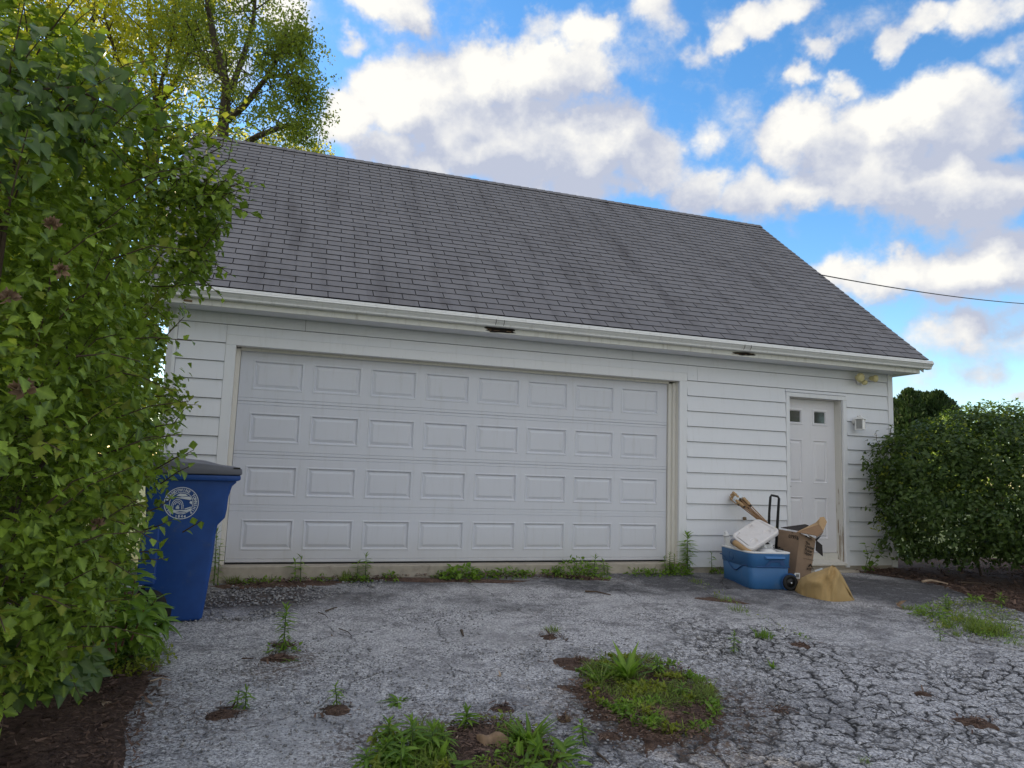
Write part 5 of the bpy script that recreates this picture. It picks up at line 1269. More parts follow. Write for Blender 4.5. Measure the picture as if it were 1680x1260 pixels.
def build_hedge():
    base = np.array([-.75, -2.9, float(gz(-.75, -2.9))])
    t = thing('leafy_shrub', 'tall overgrown green shrub with lobed leaves and dried flower heads left of the drive', 'shrub', base)
    B = [px_blob(170, 290, 3.8, .47), px_blob(205, 395, 3.75, .40), px_blob(250, 320, 3.8, .36), px_blob(262, 262, 3.85, .28), px_blob(285, 390, 3.75, .19), px_blob(300, 340, 3.75, .20), px_blob(15, 1035, 2.75, .24), px_blob(70, 1010, 3.0, .22), px_blob(-40, 1100, 2.6, .2), px_blob(150, 480, 3.7, .36), px_blob(138, 590, 3.65, .35), px_blob(140, 700, 3.6, .35), px_blob(115, 785, 3.5, .36), px_blob(60, 960, 4.3, .45), px_blob(90, 1010, 4.4, .3),
         px_blob(82, 880, 3.4, .35), px_blob(50, 965, 3.2, .34), px_blob(100, 215, 3.3, .36), px_blob(20, 150, 2.9, .36), px_blob(-30, 250, 2.6, .40), px_blob(60, 330, 2.9, .38),
         px_blob(20, 450, 2.8, .42), px_blob(25, 600, 2.8, .42), px_blob(20, 745, 2.75, .42), px_blob(25, 880, 2.75, .36), px_blob(-15, 990, 2.6, .32), px_blob(-90, 500, 2.4, .5), px_blob(-100, 760, 2.4, .5), px_blob(-80, 950, 2.4, .36),
         px_blob(60, 420, 4.5, .85), px_blob(40, 720, 4.5, .85), px_blob(-150, 500, 3.8, .95), px_blob(-150, 800, 3.8, .9), px_blob(-60, 250, 4.3, .7), px_blob(130, 850, 4.6, .38), px_blob(160, 650, 4.8, .48)]
    # masses of the same shrub left of the frame, down to the ground
    for x, y, z, r in ((-1.8, -3.0, .9, 1.0), (-2.0, -1.6, .9, 1.0), (-1.6, -4.6, .7, .8), (-2.1, -2.2, 1.9, .8)): B.append((np.array([x, y, z]), np.array([r, r, r])))
    for x, y, z, r in ((-2.3, -.6, 1.2, 1.0), (-2.5, .8, 1.5, 1.3)): B.append((np.array([x, y, z]), np.array([r, r, r])))  # hidden masses added to keep sun from leaking onto the drive
    fol = Foliage()
    shrub_cloud(B, 36000, .054, LOBED, hedge_leaf_m, fol, tipmat=tip_leaf_m, tipfrac=.26, zmin=-.30, up=.9, flat=.40, clump=.22, gaps=.40, alt=OVATE)
    shrub_cloud(B, 5000, .056, LOBED, hedge_leaf_m, fol, zmin=-.30, shell=(.35, .74), lobes=4)
    # shoots past the outline
    def sh(pp, n=9, size=.062): shoot(fol, t, [atD(*q) for q in pp], hedge_leaf_m, LOBED, size, n)
    sh([(300, 330, 3.75), (345, 290, 3.7), (375, 262, 3.65), (382, 225, 3.6)], 14); sh([(300, 370, 3.75), (340, 330, 3.7), (360, 300, 3.7), (398, 282, 3.65)], 14); sh([(310, 340, 3.7), (360, 318, 3.7), (385, 340, 3.65), (418, 352, 3.6)], 12)
    sh([(300, 415, 3.7), (335, 405, 3.65), (352, 380, 3.65), (365, 355, 3.6)], 12); sh([(280, 440, 3.7), (312, 425, 3.7), (345, 408, 3.65)], 9); sh([(330, 260, 3.75), (365, 240, 3.7), (372, 200, 3.7)], 10)
    sh([(250, 470, 3.7), (285, 470, 3.6), (305, 452, 3.6)], 7); sh([(255, 560, 3.65), (275, 548, 3.6), (302, 520, 3.6)], 7); sh([(255, 650, 3.6), (280, 650, 3.55), (298, 660, 3.5)], 7)
    sh([(255, 770, 3.5), (290, 750, 3.45), (305, 745, 3.45), (318, 738, 3.4)], 6, .055); sh([(255, 800, 3.5), (290, 775, 3.45), (318, 762, 3.4)], 6, .05); sh([(255, 700, 3.5), (285, 695, 3.5), (302, 672, 3.45)], 7)
    sh([(240, 840, 3.4), (262, 832, 3.4), (285, 815, 3.4)], 6); sh([(235, 870, 3.4), (262, 862, 3.35), (283, 852, 3.35)], 6, .055); sh([(300, 873, 3.4), (318, 862, 3.35), (330, 855, 3.3)], 3, .04)
    sh([(230, 905, 3.3), (250, 905, 3.3), (262, 902, 3.3)], 5)
    sh([(180, 175, 3.6), (215, 130, 3.6), (240, 95, 3.6)], 10); sh([(120, 150, 3.3), (150, 95, 3.3), (160, 50, 3.3)], 10); sh([(240, 200, 3.7), (285, 165, 3.7), (315, 150, 3.7)], 10); sh([(60, 90, 2.9), (85, 45, 2.9), (100, 5, 2.9)], 9)
    sh([(260, 230, 3.7), (310, 205, 3.7), (345, 195, 3.7)], 10); sh([(10, 60, 2.8), (30, 20, 2.8), (35, -20, 2.8)], 9)
    # arching shoots all over the surface, leaves alternate
    tw = MB()
    for k in range(420):
        c, r = B[RNG.integers(0, len(B)-6)]; d = rdir(1)[0]; d[1] = -abs(d[1])*.8; d[2] = d[2]*.7+.25; d /= np.linalg.norm(d)
        a = c+d*r*.86; L = RNG.uniform(.14, .34); up_ = np.array([0, 0, RNG.uniform(.1, .9)]); sd = rdir(1)[0]*.35
        g_ = d+sd; g_ /= np.linalg.norm(g_); P = [a, a+g_*L*.5+up_*L*.25, a+g_*L+up_*L*.18]
        if P[2][2] < -.2: continue
        tw.tube(P, [.0035, .0025, .0014], 4); n = int(L*34)
        q = np.linspace(.1, 1, n); pp = np.stack([np.interp(q, [0, .5, 1], [x[j] for x in P]) for j in range(3)], 1); td = unit(np.gradient(pp, axis=0)); an = np.arange(n)*2.4+RNG.uniform(0, 6)
        b1 = unit(np.cross(td, np.array([0, 0, 1.0])+.01)); b2 = np.cross(td, b1); side = b1*np.cos(an)[:, None]+b2*np.sin(an)[:, None]
        ax = unit(side+td*.6-np.array([0, 0, .15])); nr = unit(np.array([0, 0, 1.0])+side*.15+RNG.normal(size=(n, 3))*.3)
        fol.add(LOBED, pp, frames(ax, nr), .058*np.linspace(1.15, .55, n)*RNG.uniform(.8, 1.15, n), tip_leaf_m if k % 3 == 0 else hedge_leaf_m)
    tag(tw.out('twigs', twig_m, t), kind='stuff')
    fol.build(t, singles=300, minpx=16)
    # stems
    for k in range(16):
        x, y = RNG.uniform(-1.2, -.55), RNG.uniform(-4.2, -1.8); z = float(gz(x, y)); q = np.array([x, y, z])
        P = [q, q+np.array([RNG.uniform(-.1, .15), RNG.uniform(-.1, .1), .6]), q+np.array([RNG.uniform(-.2, .35), RNG.uniform(-.2, .2), 1.3]), q+np.array([RNG.uniform(-.2, .5), RNG.uniform(-.3, .3), 2.1])]
        m_ = MB(); m_.tube(P, [.022, .017, .011, .005], 7); m_.out('stem', bark_m, t)
    # dried brown flower heads
    for u, v, r in ((38, 640, .032), (85, 370, .024), (100, 445, .022), (160, 860, .022), (15, 488, .024)):
        # on the near surface of the nearest blob along the ray
        d = ray(u, v); best = None
        for c, rr in B:
            o = CAM-c; a = d@d; b_ = o@d; cc = o@o-(rr[0]*1.02)**2; dis = b_*b_-a*cc
            if dis > 0:
                tt = (-b_-math.sqrt(dis))/a
                if tt > .5 and (best is None or tt < best): best = tt
        if best is None: continue
        c = CAM+d*(best-.03); h = Foliage(); n = 26
        dr = unit(rdir(n)+np.array([0, -.5, .3])); h.add(OVATE, c+dr*r*.25, frames(dr, rdir(n)), np.full(n, r*1.1), MATS['dead_leaf'])
        V, F, T = place(OVATE, c+dr*r*.25, frames(dr, rdir(n)), np.full(n, r*1.1)); part('dried_flower_head', V, F, deadleaf_m, t, tint=T)
    return B
HEDGE = build_hedge()

def build_vine():
    base = G(5, 1160)
    base = np.array([-.75, -4.2, float(gz(-.75, -4.2))])
    t = thing('climbing_vine', 'dark broad-leaved vine hanging over the top of the shrub at the upper left', 'vine', base)
    fol = Foliage()
    for k in range(46):
        u, v = RNG.uniform(-40, 215), RNG.uniform(90, 260)
        if v > 250-.5*u+60: continue
        n = 7; tt = RNG.uniform(2.25, 2.5)+max(0, u)*.0028
        c = atD(u, v, tt); p = c+RNG.normal(size=(n, 3))*.07
        ax = unit(np.array([.25, -.3, -.75])+RNG.normal(size=(n, 3))*.45); nr = unit(np.array([.1, -.8, .6])+RNG.normal(size=(n, 3))*.40)
        fol.add(HEART, p, frames(ax, nr), RNG.uniform(.040, .075, n), vine_leaf_m)
    fol.build(t, singles=200, minpx=18)
    for k in range(6):
        a = atD(RNG.uniform(-40, 60), RNG.uniform(100, 200), 2.5); b_ = atD(RNG.uniform(80, 210), RNG.uniform(120, 240), 2.8)
        m_ = MB(); m_.tube([base+np.array([0, .05*k, 0]), base*.5+a*.5, a, a*.5+b_*.5+np.array([0, 0, .06]), b_], [.012, .008, .006, .005, .003], 6); m_.out('vine_stem', twig_m, t)
build_vine()

# ---- shrub at the right corner
def build_right_shrub():
    c0 = np.array([9.35, -.55, float(gz(9, -.5))])
    t = thing('dark_shrub', 'large round green shrub beside the right corner of the garage', 'shrub', c0)
    fol = Foliage()
    B = [((9.30, -.45, .72), (.98, .75, .70)), ((9.15, -.35, 1.25), (.78, .65, .50)), ((9.9, -.7, 1.05), (1.0, .8, .85)), ((9.75, -.45, 1.55), (.55, .5, .42)), ((10.6, -.8, 1.1), (1.0, .8, .85)), ((10.4, -1.3, .8), (1.0, .8, .62)), ((9.75, -1.1, .62), (.8, .55, .52)), ((11.3, -1.0, 1.1), (1.0, .9, .85)), ((8.80, -.45, .85), (.42, .35, .50)), ((8.95, -.30, 1.30), (.40, .35, .30)), ((10.2, -.5, 1.5), (.6, .5, .42)), ((8.75, -.30, .35), (.32, .3, .3))]
    B = [(np.array(c)+np.array([-.92, -.38, .0]), np.array(r)) for c, r in B]
    shrub_cloud(B, 12000, .064, OVATE, rbush_leaf_m, fol, up=.55, tipmat=tip_leaf_m, tipfrac=.05, lobes=5, zmin=.06, clump=.12, gaps=.33)
    shrub_cloud(B, 8500, .078, OVATE, rbush_leaf_m, fol, zmin=.02, shell=(.22, .82), lobes=4)
    P, Nn = [], []
    # pale new shoots over the top
    for k in range(240):
        c, r = B[RNG.integers(0, len(B))]; d = rdir(1)[0]; d[2] = abs(d[2])*.9+.15; d = d/np.linalg.norm(d); p = c+d*r*1.02
        n = 4; q = p+np.arange(n)[:, None]*d*.022; ax = unit(d+RNG.normal(size=(n, 3))*.7); fol.add(OVATE, q, frames(ax, unit(RNG.normal(size=(n, 3))*.5+[0, 0, .8])), RNG.uniform(.03, .05, n), tip_leaf_m)
    def sh(pp, n=8, size=.06): shoot(fol, t, [atD(*q) for q in pp], rbush_leaf_m, OVATE, size, n)
    sh([(1445, 735, 8.9), (1438, 722, 8.9), (1437, 708, 8.9)], 8, .05); sh([(1460, 715, 8.9), (1462, 702, 8.9), (1464, 697, 8.9)], 7, .05); sh([(1590, 682, 9.0), (1600, 672, 9.0), (1607, 664, 9.0)], 8, .05); sh([(1432, 760, 8.8), (1424, 755, 8.8), (1416, 752, 8.8)], 7, .05)
    sh([(1660, 680, 9.0), (1665, 670, 9.0), (1668, 663, 9.0)], 7, .05); sh([(1440, 800, 8.7), (1428, 802, 8.7), (1419, 800, 8.7)], 7, .05); sh([(1630, 680, 9.0), (1640, 672, 9.0), (1643, 667, 9.0)], 7, .05)
    fol.build(t, singles=300, minpx=7)
    for k in range(14):
        x, y = RNG.uniform(8.8, 10.8), RNG.uniform(-.9, -.1); q = np.array([x, y, float(gz(x, y))])
        m_ = MB(); m_.tube([q, q+np.array([RNG.uniform(-.1, .1), RNG.uniform(-.1, .1), .45]), q+np.array([RNG.uniform(-.4, .4), RNG.uniform(-.3, .3), 1.2])], [.018, .014, .008], 6); m_.out('stem', bark_m, t)
    # sapling with round leaves at its foot by the door
    q = G(1418, 940); s = thing('sapling', 'small sapling with round leaves at the foot of the siding right of the entry door', 'sapling', q)
    f2 = Foliage(); dd = px(q)[2]
    shoot(f2, s, [q, atD(1428, 915, dd), atD(1436, 895, dd)], weed_leaf_m, HEART, .085, 9, .005, stem_m); shoot(f2, s, [q, atD(1424, 912, dd), atD(1419, 893, dd)], weed_leaf_m, HEART, .075, 7, .005, stem_m); shoot(f2, s, [q, atD(1436, 922, dd), atD(1450, 905, dd)], weed_leaf_m, HEART, .085, 9, .005, stem_m)
    f2.build(s, singles=30, minpx=6)
build_right_shrub()

def build_far_right():
    # clipped cypresses behind, one tree per peak
    spots = [(1466, 655, 24.5), (1491, 638, 24.0), (1505, 643, 25.5), (1520, 644, 24.5), (1538, 641, 24.0), (1553, 654, 25.0), (1563, 672, 26.0)]
    lab = ['dark cypress half hidden behind the corner of the garage', 'tallest dark cypress just right of the garage corner', 'narrow dark cypress between two taller ones behind the shrub', 'dark cypress in the middle of the row behind the shrub',
           'broad dark cypress right of the middle of the row', 'lower dark cypress at the right part of the row', 'lowest dark cypress at the right end of the row']
    for (u, v, d), lb in zip(spots, lab):
        top = atD(u, v, d); gzv = -.13; h = top[2]-gzv
        t = thing('cypress_tree', lb, 'tree', (top[0], top[1], gzv), 'cypresses behind the dark shrub')
        m_ = MB(); m_.tube([(top[0], top[1], gzv), (top[0], top[1], gzv+h*.8)], [.09, .03], 7); m_.out('trunk', bark_m, t)
        n = 5200; z = RNG.random(n)**.8; rad = .62*np.sqrt(np.clip(1-z**2.2, 0, 1))*(1+.15*RNG.normal(size=n)); a = RNG.uniform(0, 2*math.pi, n)
        rad = np.abs(rad)*(1+.18*(smooth_noise(a*2.5+top[0], z*7, 3)-.5)*2)
        p = np.stack([top[0]+rad*np.cos(a), top[1]+rad*np.sin(a), gzv+.1+z*(h-.2)], 1)
        ax = unit(np.stack([np.cos(a)*.5, np.sin(a)*.5, np.full(n, .9)], 1)+RNG.normal(size=(n, 3))*.3); nr = unit(np.stack([np.cos(a), np.sin(a), np.full(n, .2)], 1)+RNG.normal(size=(n, 3))*.5)
        f = Foliage(); f.add(SPRAY, p, frames(ax, nr), RNG.uniform(.10, .20, n), arb_m); f.build(t, rest='crown')
    # lighter leafy shrub further right, behind
    for (u, v, d, r, lb) in ((1640, 700, 14.0, 1.1, 'paler leafy shrub behind the dark shrub at the right edge'), (1600, 700, 16.0, .8, 'smaller pale shrub showing low behind the dark shrub')):
        c = atD(u, v, d); t = thing('background_shrub', lb, 'shrub', (c[0], c[1], -.13), 'pale shrubs behind the dark shrub')
        f = Foliage(); shrub_cloud([(c, np.array([r, r, r*.42])), (c+[r*.8, 0, -.2], np.array([r, r, r*.5])), (c+[0, 0, -.7], np.array([r*1.2, r, r*.7]))], 1500, .09, DIAMOND, hedge_leaf_m, f, tipmat=tip_leaf_m, tipfrac=.2); f.build(t, rest='crown')
        m_ = MB(); m_.tube([(c[0], c[1], -.13), tuple(c)], [.05, .02], 6); m_.out('trunk', bark_m, t)
build_far_right()

# ---- trees beyond the garage
def limb_leaves(f, pts, n, spread, size, mat, clump=20, sig=.11):
    """clumps of leaves strung about a limb"""
    P = np.asarray(pts, float); s = RNG.random(n)**.7; seg = np.linspace(0, 1, len(P))
    c = np.stack([np.interp(s, seg, P[:, j]) for j in range(3)], 1)+RNG.normal(size=(n, 3))*spread
    p = np.repeat(c, clump, 0)+RNG.normal(size=(n*clump, 3))*sig*np.array([1, 1, .7])
    N = len(p); f.add(DIAMOND, p, frames(unit(RNG.normal(size=(N, 3))+[0, 0, -.5]), unit(RNG.normal(size=(N, 3))+[0, 0, .6])), RNG.uniform(.6, 1.2, N)*size, mat)
def tree(name, label, base_uvd, limbs, mats, leaf, group=None, spread=.5, dens=1.0):
    """limbs: list of (pixel path at depth, base radius, clumps)"""
    b = atD(*base_uvd); g = np.array([b[0], b[1], -.15])
    t = thing(name, label, 'tree', g, group); f = Foliage(); k = MB()
    first = True
    for path, r, n, sp in limbs:
        P = [atD(*q) for q in path]
        if first: P = [g]+P; first = False
        k.tube(P, np.linspace(r, r*.25, len(P)), 8)
        P2 = P[1:] if len(P) > 3 else P
        limb_leaves(f, P2, int(n*dens), sp, leaf, mats[0])
        # side twigs
        for q in range(max(3, int(n*.10))):
            i = RNG.integers(0, len(P)-1); s = RNG.random(); a = P[i]*(1-s)+P[i+1]*s
            if a[2] < 2.5: continue
            d = unit(RNG.normal(size=3)+[0, 0, .5]); L = RNG.uniform(.5, 1.3)*sp*2
            k.tube([a, a+d*L*.5+[0, 0, .05], a+d*L], [.022, .014, .006], 5)
    k.out('trunk', bark_m, t); f.build(t, rest='crown')
    return t
D = 17.0
tree('maple_tree', 'tall open maple with forked limbs rising behind the left end of the roof', (362, 330, D), [
    ([(364, 260, D), (367, 195, D), (372, 140, D), (350, 60, D), (336, -30, D), (330, -120, D)], .16, 190, .38),
    ([(367, 200, D), (400, 175, D-.3), (435, 130, D-.5), (458, 92, D-.6), (470, 55, D-.6)], .09, 230, .36),
    ([(395, 240, D), (425, 222, D-.5), (465, 208, D-.8), (490, 200, D-.9), (505, 228, D-1.0)], .08, 120, .30),
    ([(378, 150, D), (400, 90, D+.4), (415, 40, D+.5), (420, -20, D+.6), (430, -90, D+.6)], .08, 200, .40),
    ([(440, 125, D), (475, 125, D-.6), (497, 145, D-.8), (505, 180, D-.8)], .05, 150, .26),
    ([(445, 110, D), (470, 78, D), (488, 62, D), (495, 95, D)], .05, 110, .24),
    ([(372, 130, D), (350, 110, D+.6), (320, 70, D+.9), (300, 20, D+1)], .07, 220, .50),
], [tree_leaf_m], .095, spread=.45, dens=.85)
tree('maple_tree', 'yellow-green sunlit tree behind the shrub left of the open maple', (250, 330, 20), [
    ([(255, 250, 20), (258, 180, 20), (250, 110, 20), (246, 40, 20), (240, -60, 20)], .14, 300, .8),
    ([(258, 180, 20), (290, 130, 20), (310, 80, 20), (325, 20, 20), (335, -50, 20)], .08, 280, .7),
    ([(255, 200, 20), (215, 150, 20), (190, 90, 20), (170, 20, 20)], .08, 300, .8),
    ([(258, 170, 20), (270, 110, 19), (285, 50, 19), (290, -20, 19)], .06, 160, .6),
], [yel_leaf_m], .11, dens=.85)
tree('maple_tree', 'pale sunlit tree showing above the upper left of the shrub', (90, 330, 21), [
    ([(95, 230, 21), (95, 150, 21), (85, 80, 21), (80, 10, 21), (78, -80, 21)], .15, 330, .9),
    ([(95, 180, 21), (130, 110, 21), (150, 50, 21), (160, -30, 21)], .08, 280, .8),
    ([(95, 180, 21), (50, 110, 21), (25, 40, 21), (10, -40, 21)], .08, 300, .9),
    ([(95, 200, 21), (-20, 150, 21), (-90, 60, 21), (-130, -20, 21)], .08, 240, 1.0),
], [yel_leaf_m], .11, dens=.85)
tree('maple_tree', 'low yellow-green sunlit tree top just above the ridge at the foot of the open maple', (460, 330, 26), [
    ([(462, 290, 26), (465, 270, 26), (468, 240, 26)], .12, 90, .45), ([(462, 280, 26), (440, 262, 26), (425, 240, 26)], .05, 100, .40), ([(462, 280, 26), (500, 265, 26), (525, 252, 26)], .05, 110, .40),
    ([(380, 262, 26), (350, 235, 26), (330, 215, 26)], .05, 130, .5),
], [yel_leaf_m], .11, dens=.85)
# unseen trees added left of the frame to keep the sun off the drive
for (x, y, h, lb) in ((-9.5, 6.5, 9.0, 'added leafy tree beyond the left edge, screening the sun behind the shrub'), (-12.5, 3.0, 8.0, 'added leafy tree at the far left, screening the sun beyond the shrub'), (-5.6, 4.6, 7.5, 'added leafy tree blocking sun close to the left wall of the garage'), (-3.7, 1.9, 5.2, 'added low bushy tree blocking sun beside the left wall of the garage'), (20.5, -15.5, 9.0, 'leafy tree across the drive, mirrored in the entry door glass'), (26.0, -14.5, 8.0, 'leafy tree farther across the drive to the right')):
    t = thing('offscreen_tree', lb, 'tree', (x, y, -.2), 'trees beyond the left edge'); f = Foliage()
    m_ = MB(); m_.tube([(x, y, -.2), (x+.1, y, h*.4), (x, y+.2, h*.8)], [.2, .15, .05], 8); m_.out('trunk', bark_m, t)
    shrub_cloud([(np.array([x, y, h*.62]), np.array([2.3, 2.3, h*.34])), (np.array([x+.9, y-.6, h*.45]), np.array([1.9, 1.9, h*.28])), (np.array([x-.9, y+.6, h*.4]), np.array([2.1, 1.9, h*.3]))], 6500, .17, DIAMOND, tree_leaf_m, f, shell=(.5, 1.05), lobes=4, jitter=.25)
    f.build(t, rest='crown')

# ---- weeds
def wg(u, v):
    q = G(u, v)
    if q[1] > -.21 and -.3 < q[0] < 8.3:
        q = atY(u, v, -.21-.05*random.random()); q[2] = float(gz(q[0], q[1]))
    return q
def horseweed(root, q, h, fol, n=34, lean=(0, 0), leaf=.09, mat=weed_leaf_m, templ=LANCE, tops=True):
    P = [q, q+np.array([lean[0]*.4, lean[1]*.4, h*.5]), q+np.array([lean[0], lean[1], h])]
    k = MB(); k.tube(P, [.004+h*.006, .003+h*.004, .002], 6); k.out('stem', stem_m, root)
    s = np.linspace(.06, 1.0, n); p = np.stack([np.interp(s, [0, .5, 1], [x[j] for x in P]) for j in range(3)], 1)
    a = np.arange(n)*2.399+RNG.uniform(0, 6); el = np.where(s > .86, .9, .15)+RNG.uniform(-.15, .25, n)-.35*(s < .4)
    ax = np.stack([np.cos(a)*np.cos(el), np.sin(a)*np.cos(el), np.sin(el)], 1)
    sz = leaf*np.where(s > .86, .65, np.clip(.6+s*.8, 0, 1.1))*RNG.uniform(.8, 1.15, n)
    fol.add(templ, p, frames(ax, np.tile([0, 0, 1.0], (n, 1))+RNG.normal(size=(n, 3))*.2), sz, mat)
def rosette(q, n, L, fol, templ=BLADEW, mat=weed_leaf_m, el=(.3, 1.3)):
    a = RNG.uniform(0, 2*math.pi, n); e = RNG.uniform(*el, n); ax = np.stack([np.cos(a)*np.cos(e), np.sin(a)*np.cos(e), np.sin(e)], 1)
    p = q+np.stack([np.cos(a), np.sin(a), 0*a], 1)*.01*RNG.random((n, 1)); nr = np.stack([-np.cos(a)*np.sin(e), -np.sin(a)*np.sin(e), np.cos(e)], 1)
    fol.add(templ, p, frames(ax, nr+RNG.normal(size=(n, 3))*.15), L*RNG.uniform(.55, 1.1, n), mat)
def tuft(q, n, L, r, fol, mat=grass_m, templ=BLADE):
    a = RNG.uniform(0, 2*math.pi, n); rr = r*np.sqrt(RNG.random(n)); p = q+np.stack([np.cos(a)*rr, np.sin(a)*rr, 0*a], 1)
    b = RNG.uniform(0, 2*math.pi, n); e = RNG.uniform(.75, 1.5, n); ax = np.stack([np.cos(b)*np.cos(e), np.sin(b)*np.cos(e), np.sin(e)], 1)
    nr = np.stack([-np.cos(b)*np.sin(e), -np.sin(b)*np.sin(e), np.cos(e)], 1); fol.add(templ, p, frames(ax, nr), L*RNG.uniform(.5, 1.15, n), mat)
def lowclump(q, n, r, h, leaf, fol, mat=weed_leaf_m, templ=OVATE):
    d = rdir(n); d[:, 2] = np.abs(d[:, 2]); k = RNG.random((n, 1))**.4; p = q+d*k*np.array([r, r, h])
    ax = unit(d*[1, 1, .35]+RNG.normal(size=(n, 3))*.4); fol.add(templ, p, frames(ax, unit(RNG.normal(size=(n, 3))*.4+[0, 0, 1.0])), leaf*RNG.uniform(.6, 1.2, n), mat)
    return d
def weed(kind, u, v, size, label, group=None, cat='weed', **k):
    q = wg(u, v); t = thing(k.pop('name', {'horse': 'tall_weed', 'low': 'low_weed', 'tuft': 'grass_tuft', 'ros': 'rosette_weed'}[kind]), label, cat, q, group); f = Foliage()
    minpx = 7
    if kind == 'horse':
        for (du, dh, n, lf) in k.get('stems', [(0, 1, 34, .09)]):
            qq = wg(u+du, v+RNG.uniform(-1, 1)); horseweed(t, qq, size*dh, f, n, (RNG.uniform(-.02, .02), 0), lf)
        if k.get('foot', 0): lowclump(q, 40, k['foot'], k['foot']*.5, .035, f)
    elif kind == 'low':
        lowclump(q, k.get('n', 90), size, k.get('h', size*.6), k.get('leaf', .045), f, templ=k.get('templ', OVATE))
        if k.get('twig', 1):
            m_ = MB()
            for _ in range(6):
                d = rdir(1)[0]; d[2] = abs(d[2])+.3; m_.tube([q, q+d/np.linalg.norm(d)*size*.7], .002, 4)
            m_.out('stem', stem_m, t)
    elif kind == 'tuft': tuft(q, k.get('n', 70), size, k.get('r', .05), f, k.get('mat', grass_m))
    elif kind == 'ros': rosette(q, k.get('n', 22), size, f, k.get('templ', BLADEW), k.get('mat', weed_leaf_m), k.get('el', (.3, 1.3)))
    f.build(t, singles=k.get('singles', 40), minpx=minpx)
    return t
GB = 'weeds growing along the foot of the garage door'
weed('horse', 1128, 941, .46, 'tallest weed, a leafy spike at the right jamb of the garage door', GB, stems=[(0, 1.0, 62, .125), (-3, .5, 26, .08)], singles=60)
weed('horse', 1098, 941, .24, 'bushy weed just left of the tallest spike by the right jamb', GB, stems=[(0, 1, 26, .08), (-6, .8, 22, .075), (7, .85, 22, .08)], foot=.12)
weed('low', 1112, 940, .17, 'low leafy clump at the foot of the tallest weed', GB, n=120, h=.13)
weed('horse', 1168, 938, .24, 'thin sparse seedling against the siding left of the cooler', stems=[(0, 1, 12, .075)])
weed('low', 1180, 938, .10, 'small green clump between the seedling and the cooler', n=40, h=.05)
weed('horse', 974, 934, .20, 'upright weed with a star of leaves behind the big clump', GB, stems=[(0, 1, 24, .095)])
weed('horse', 992, 938, .16, 'short pointed weed right of the big clump', GB, stems=[(0, 1, 26, .085), (6, .7, 18, .07)])
weed('low', 945, 945, .24, 'largest round-leaved clump at the foot of the garage door', GB, n=330, h=.20, leaf=.045)
weed('low', 912, 943, .17, 'spreading clump left of the largest round-leaved clump', GB, n=130, h=.09, leaf=.04)
weed('low', 985, 950, .13, 'dusty green clump at the right end of the brown patch', GB, n=80, h=.06, leaf=.035)
weed('low', 1048, 938, .17, 'flat patch of small leaves below the seventh door panel', GB, n=90, h=.07, leaf=.04)
weed('low', 1075, 938, .15, 'flat patch of small leaves left of the right jamb', GB, n=80, h=.07, leaf=.04)
weed('low', 758, 938, .22, 'dark round-leaved clump in front of the middle of the door', GB, n=220, h=.14, leaf=.055, templ=HEART)
weed('low', 725, 940, .13, 'trailing clump left of the dark round-leaved clump', GB, n=70, h=.06)
weed('low', 795, 940, .16, 'trailing clump right of the dark round-leaved clump', GB, n=80, h=.06)
weed('low', 830, 939, .17, 'pale round-leaved clump below the fifth door panel', GB, n=120, h=.12, leaf=.045)
weed('low', 855, 940, .12, 'small trailing clump right of the pale round-leaved clump', GB, n=60, h=.06)
weed('ros', 875, 940, .12, 'tiny tuft of blades between two clumps at the door', GB, n=9)
weed('low', 640, 938, .11, 'little clump alone left of the middle of the door', GB, n=60, h=.08, leaf=.04)
weed('horse', 600, 938, .25, 'weed with two leafy spikes under the third door panel', GB, stems=[(0, 1, 36, .085), (-14, .75, 26, .075)], foot=.08)
weed('tuft', 568, 938, .13, 'grass tuft left of the weed with two leafy spikes', GB, n=60, r=.09)
weed('low', 585, 939, .13, 'grassy clump at the foot of the two leafy spikes', GB, n=80, h=.06, leaf=.035)
weed('horse', 489, 938, .24, 'branched weed with broad pointed leaves under the second door panel', GB, stems=[(-4, .9, 12, .11), (5, 1.0, 12, .105)])
weed('low', 530, 941, .11, 'yellowish clump between two upright weeds at the door', GB, n=60, h=.06, leaf=.035)
weed('tuft', 385, 946, .11, 'grass tuft at the left end of the garage door', GB, n=60, r=.07)
weed('low', 415, 945, .13, 'yellowish low clump under the first door panel', GB, n=60, h=.05, leaf=.035)
weed('low', 445, 944, .13, 'leafy low clump right of the yellowish low clump', GB, n=70, h=.06, leaf=.035)
weed('horse', 352, 945, .52, 'slender tall weed between the blue cart and the door casing', stems=[(0, 1.0, 34, .10), (6, .7, 20, .08)])
weed('horse', 465, 1068, .29, 'single leafy spike in the drive right of the blue cart', stems=[(0, 1.0, 60, .085)], foot=.12, singles=70)
weed('ros', 478, 1086, .07, 'small seedling with two leaves in front of the single leafy spike', n=6, templ=LANCEW, el=(.1, .7))
weed('horse', 402, 1163, .10, 'small feathery weed on a round soil patch at lower left', stems=[(0, 1, 24, .06), (-14, .8, 18, .05)])
weed('horse', 553, 1163, .12, 'small spiky weed on the dark soil patch left of centre', stems=[(0, 1, 30, .055)])
weed('ros', 655, 1152, .13, 'flat rosette of curling leaves alone on the asphalt', n=20, el=(.05, .45), templ=BLADEW)
weed('tuft', 905, 1038, .07, 'pale tuft on the small mound of soil in mid drive', n=80, r=.06)
weed('ros', 655, 1002, .03, 'tiny dry tuft in the middle of the drive', n=10, templ=BLADE, mat=grass_m)
weed('horse', 1204, 1070, .13, 'small spiky weed in the cracked asphalt below the cooler', stems=[(0, 1, 30, .055)])
weed('tuft', 1253, 1047, .09, 'dense little green tuft right of the small spiky weed', n=90, r=.07, mat=weed_leaf_m)
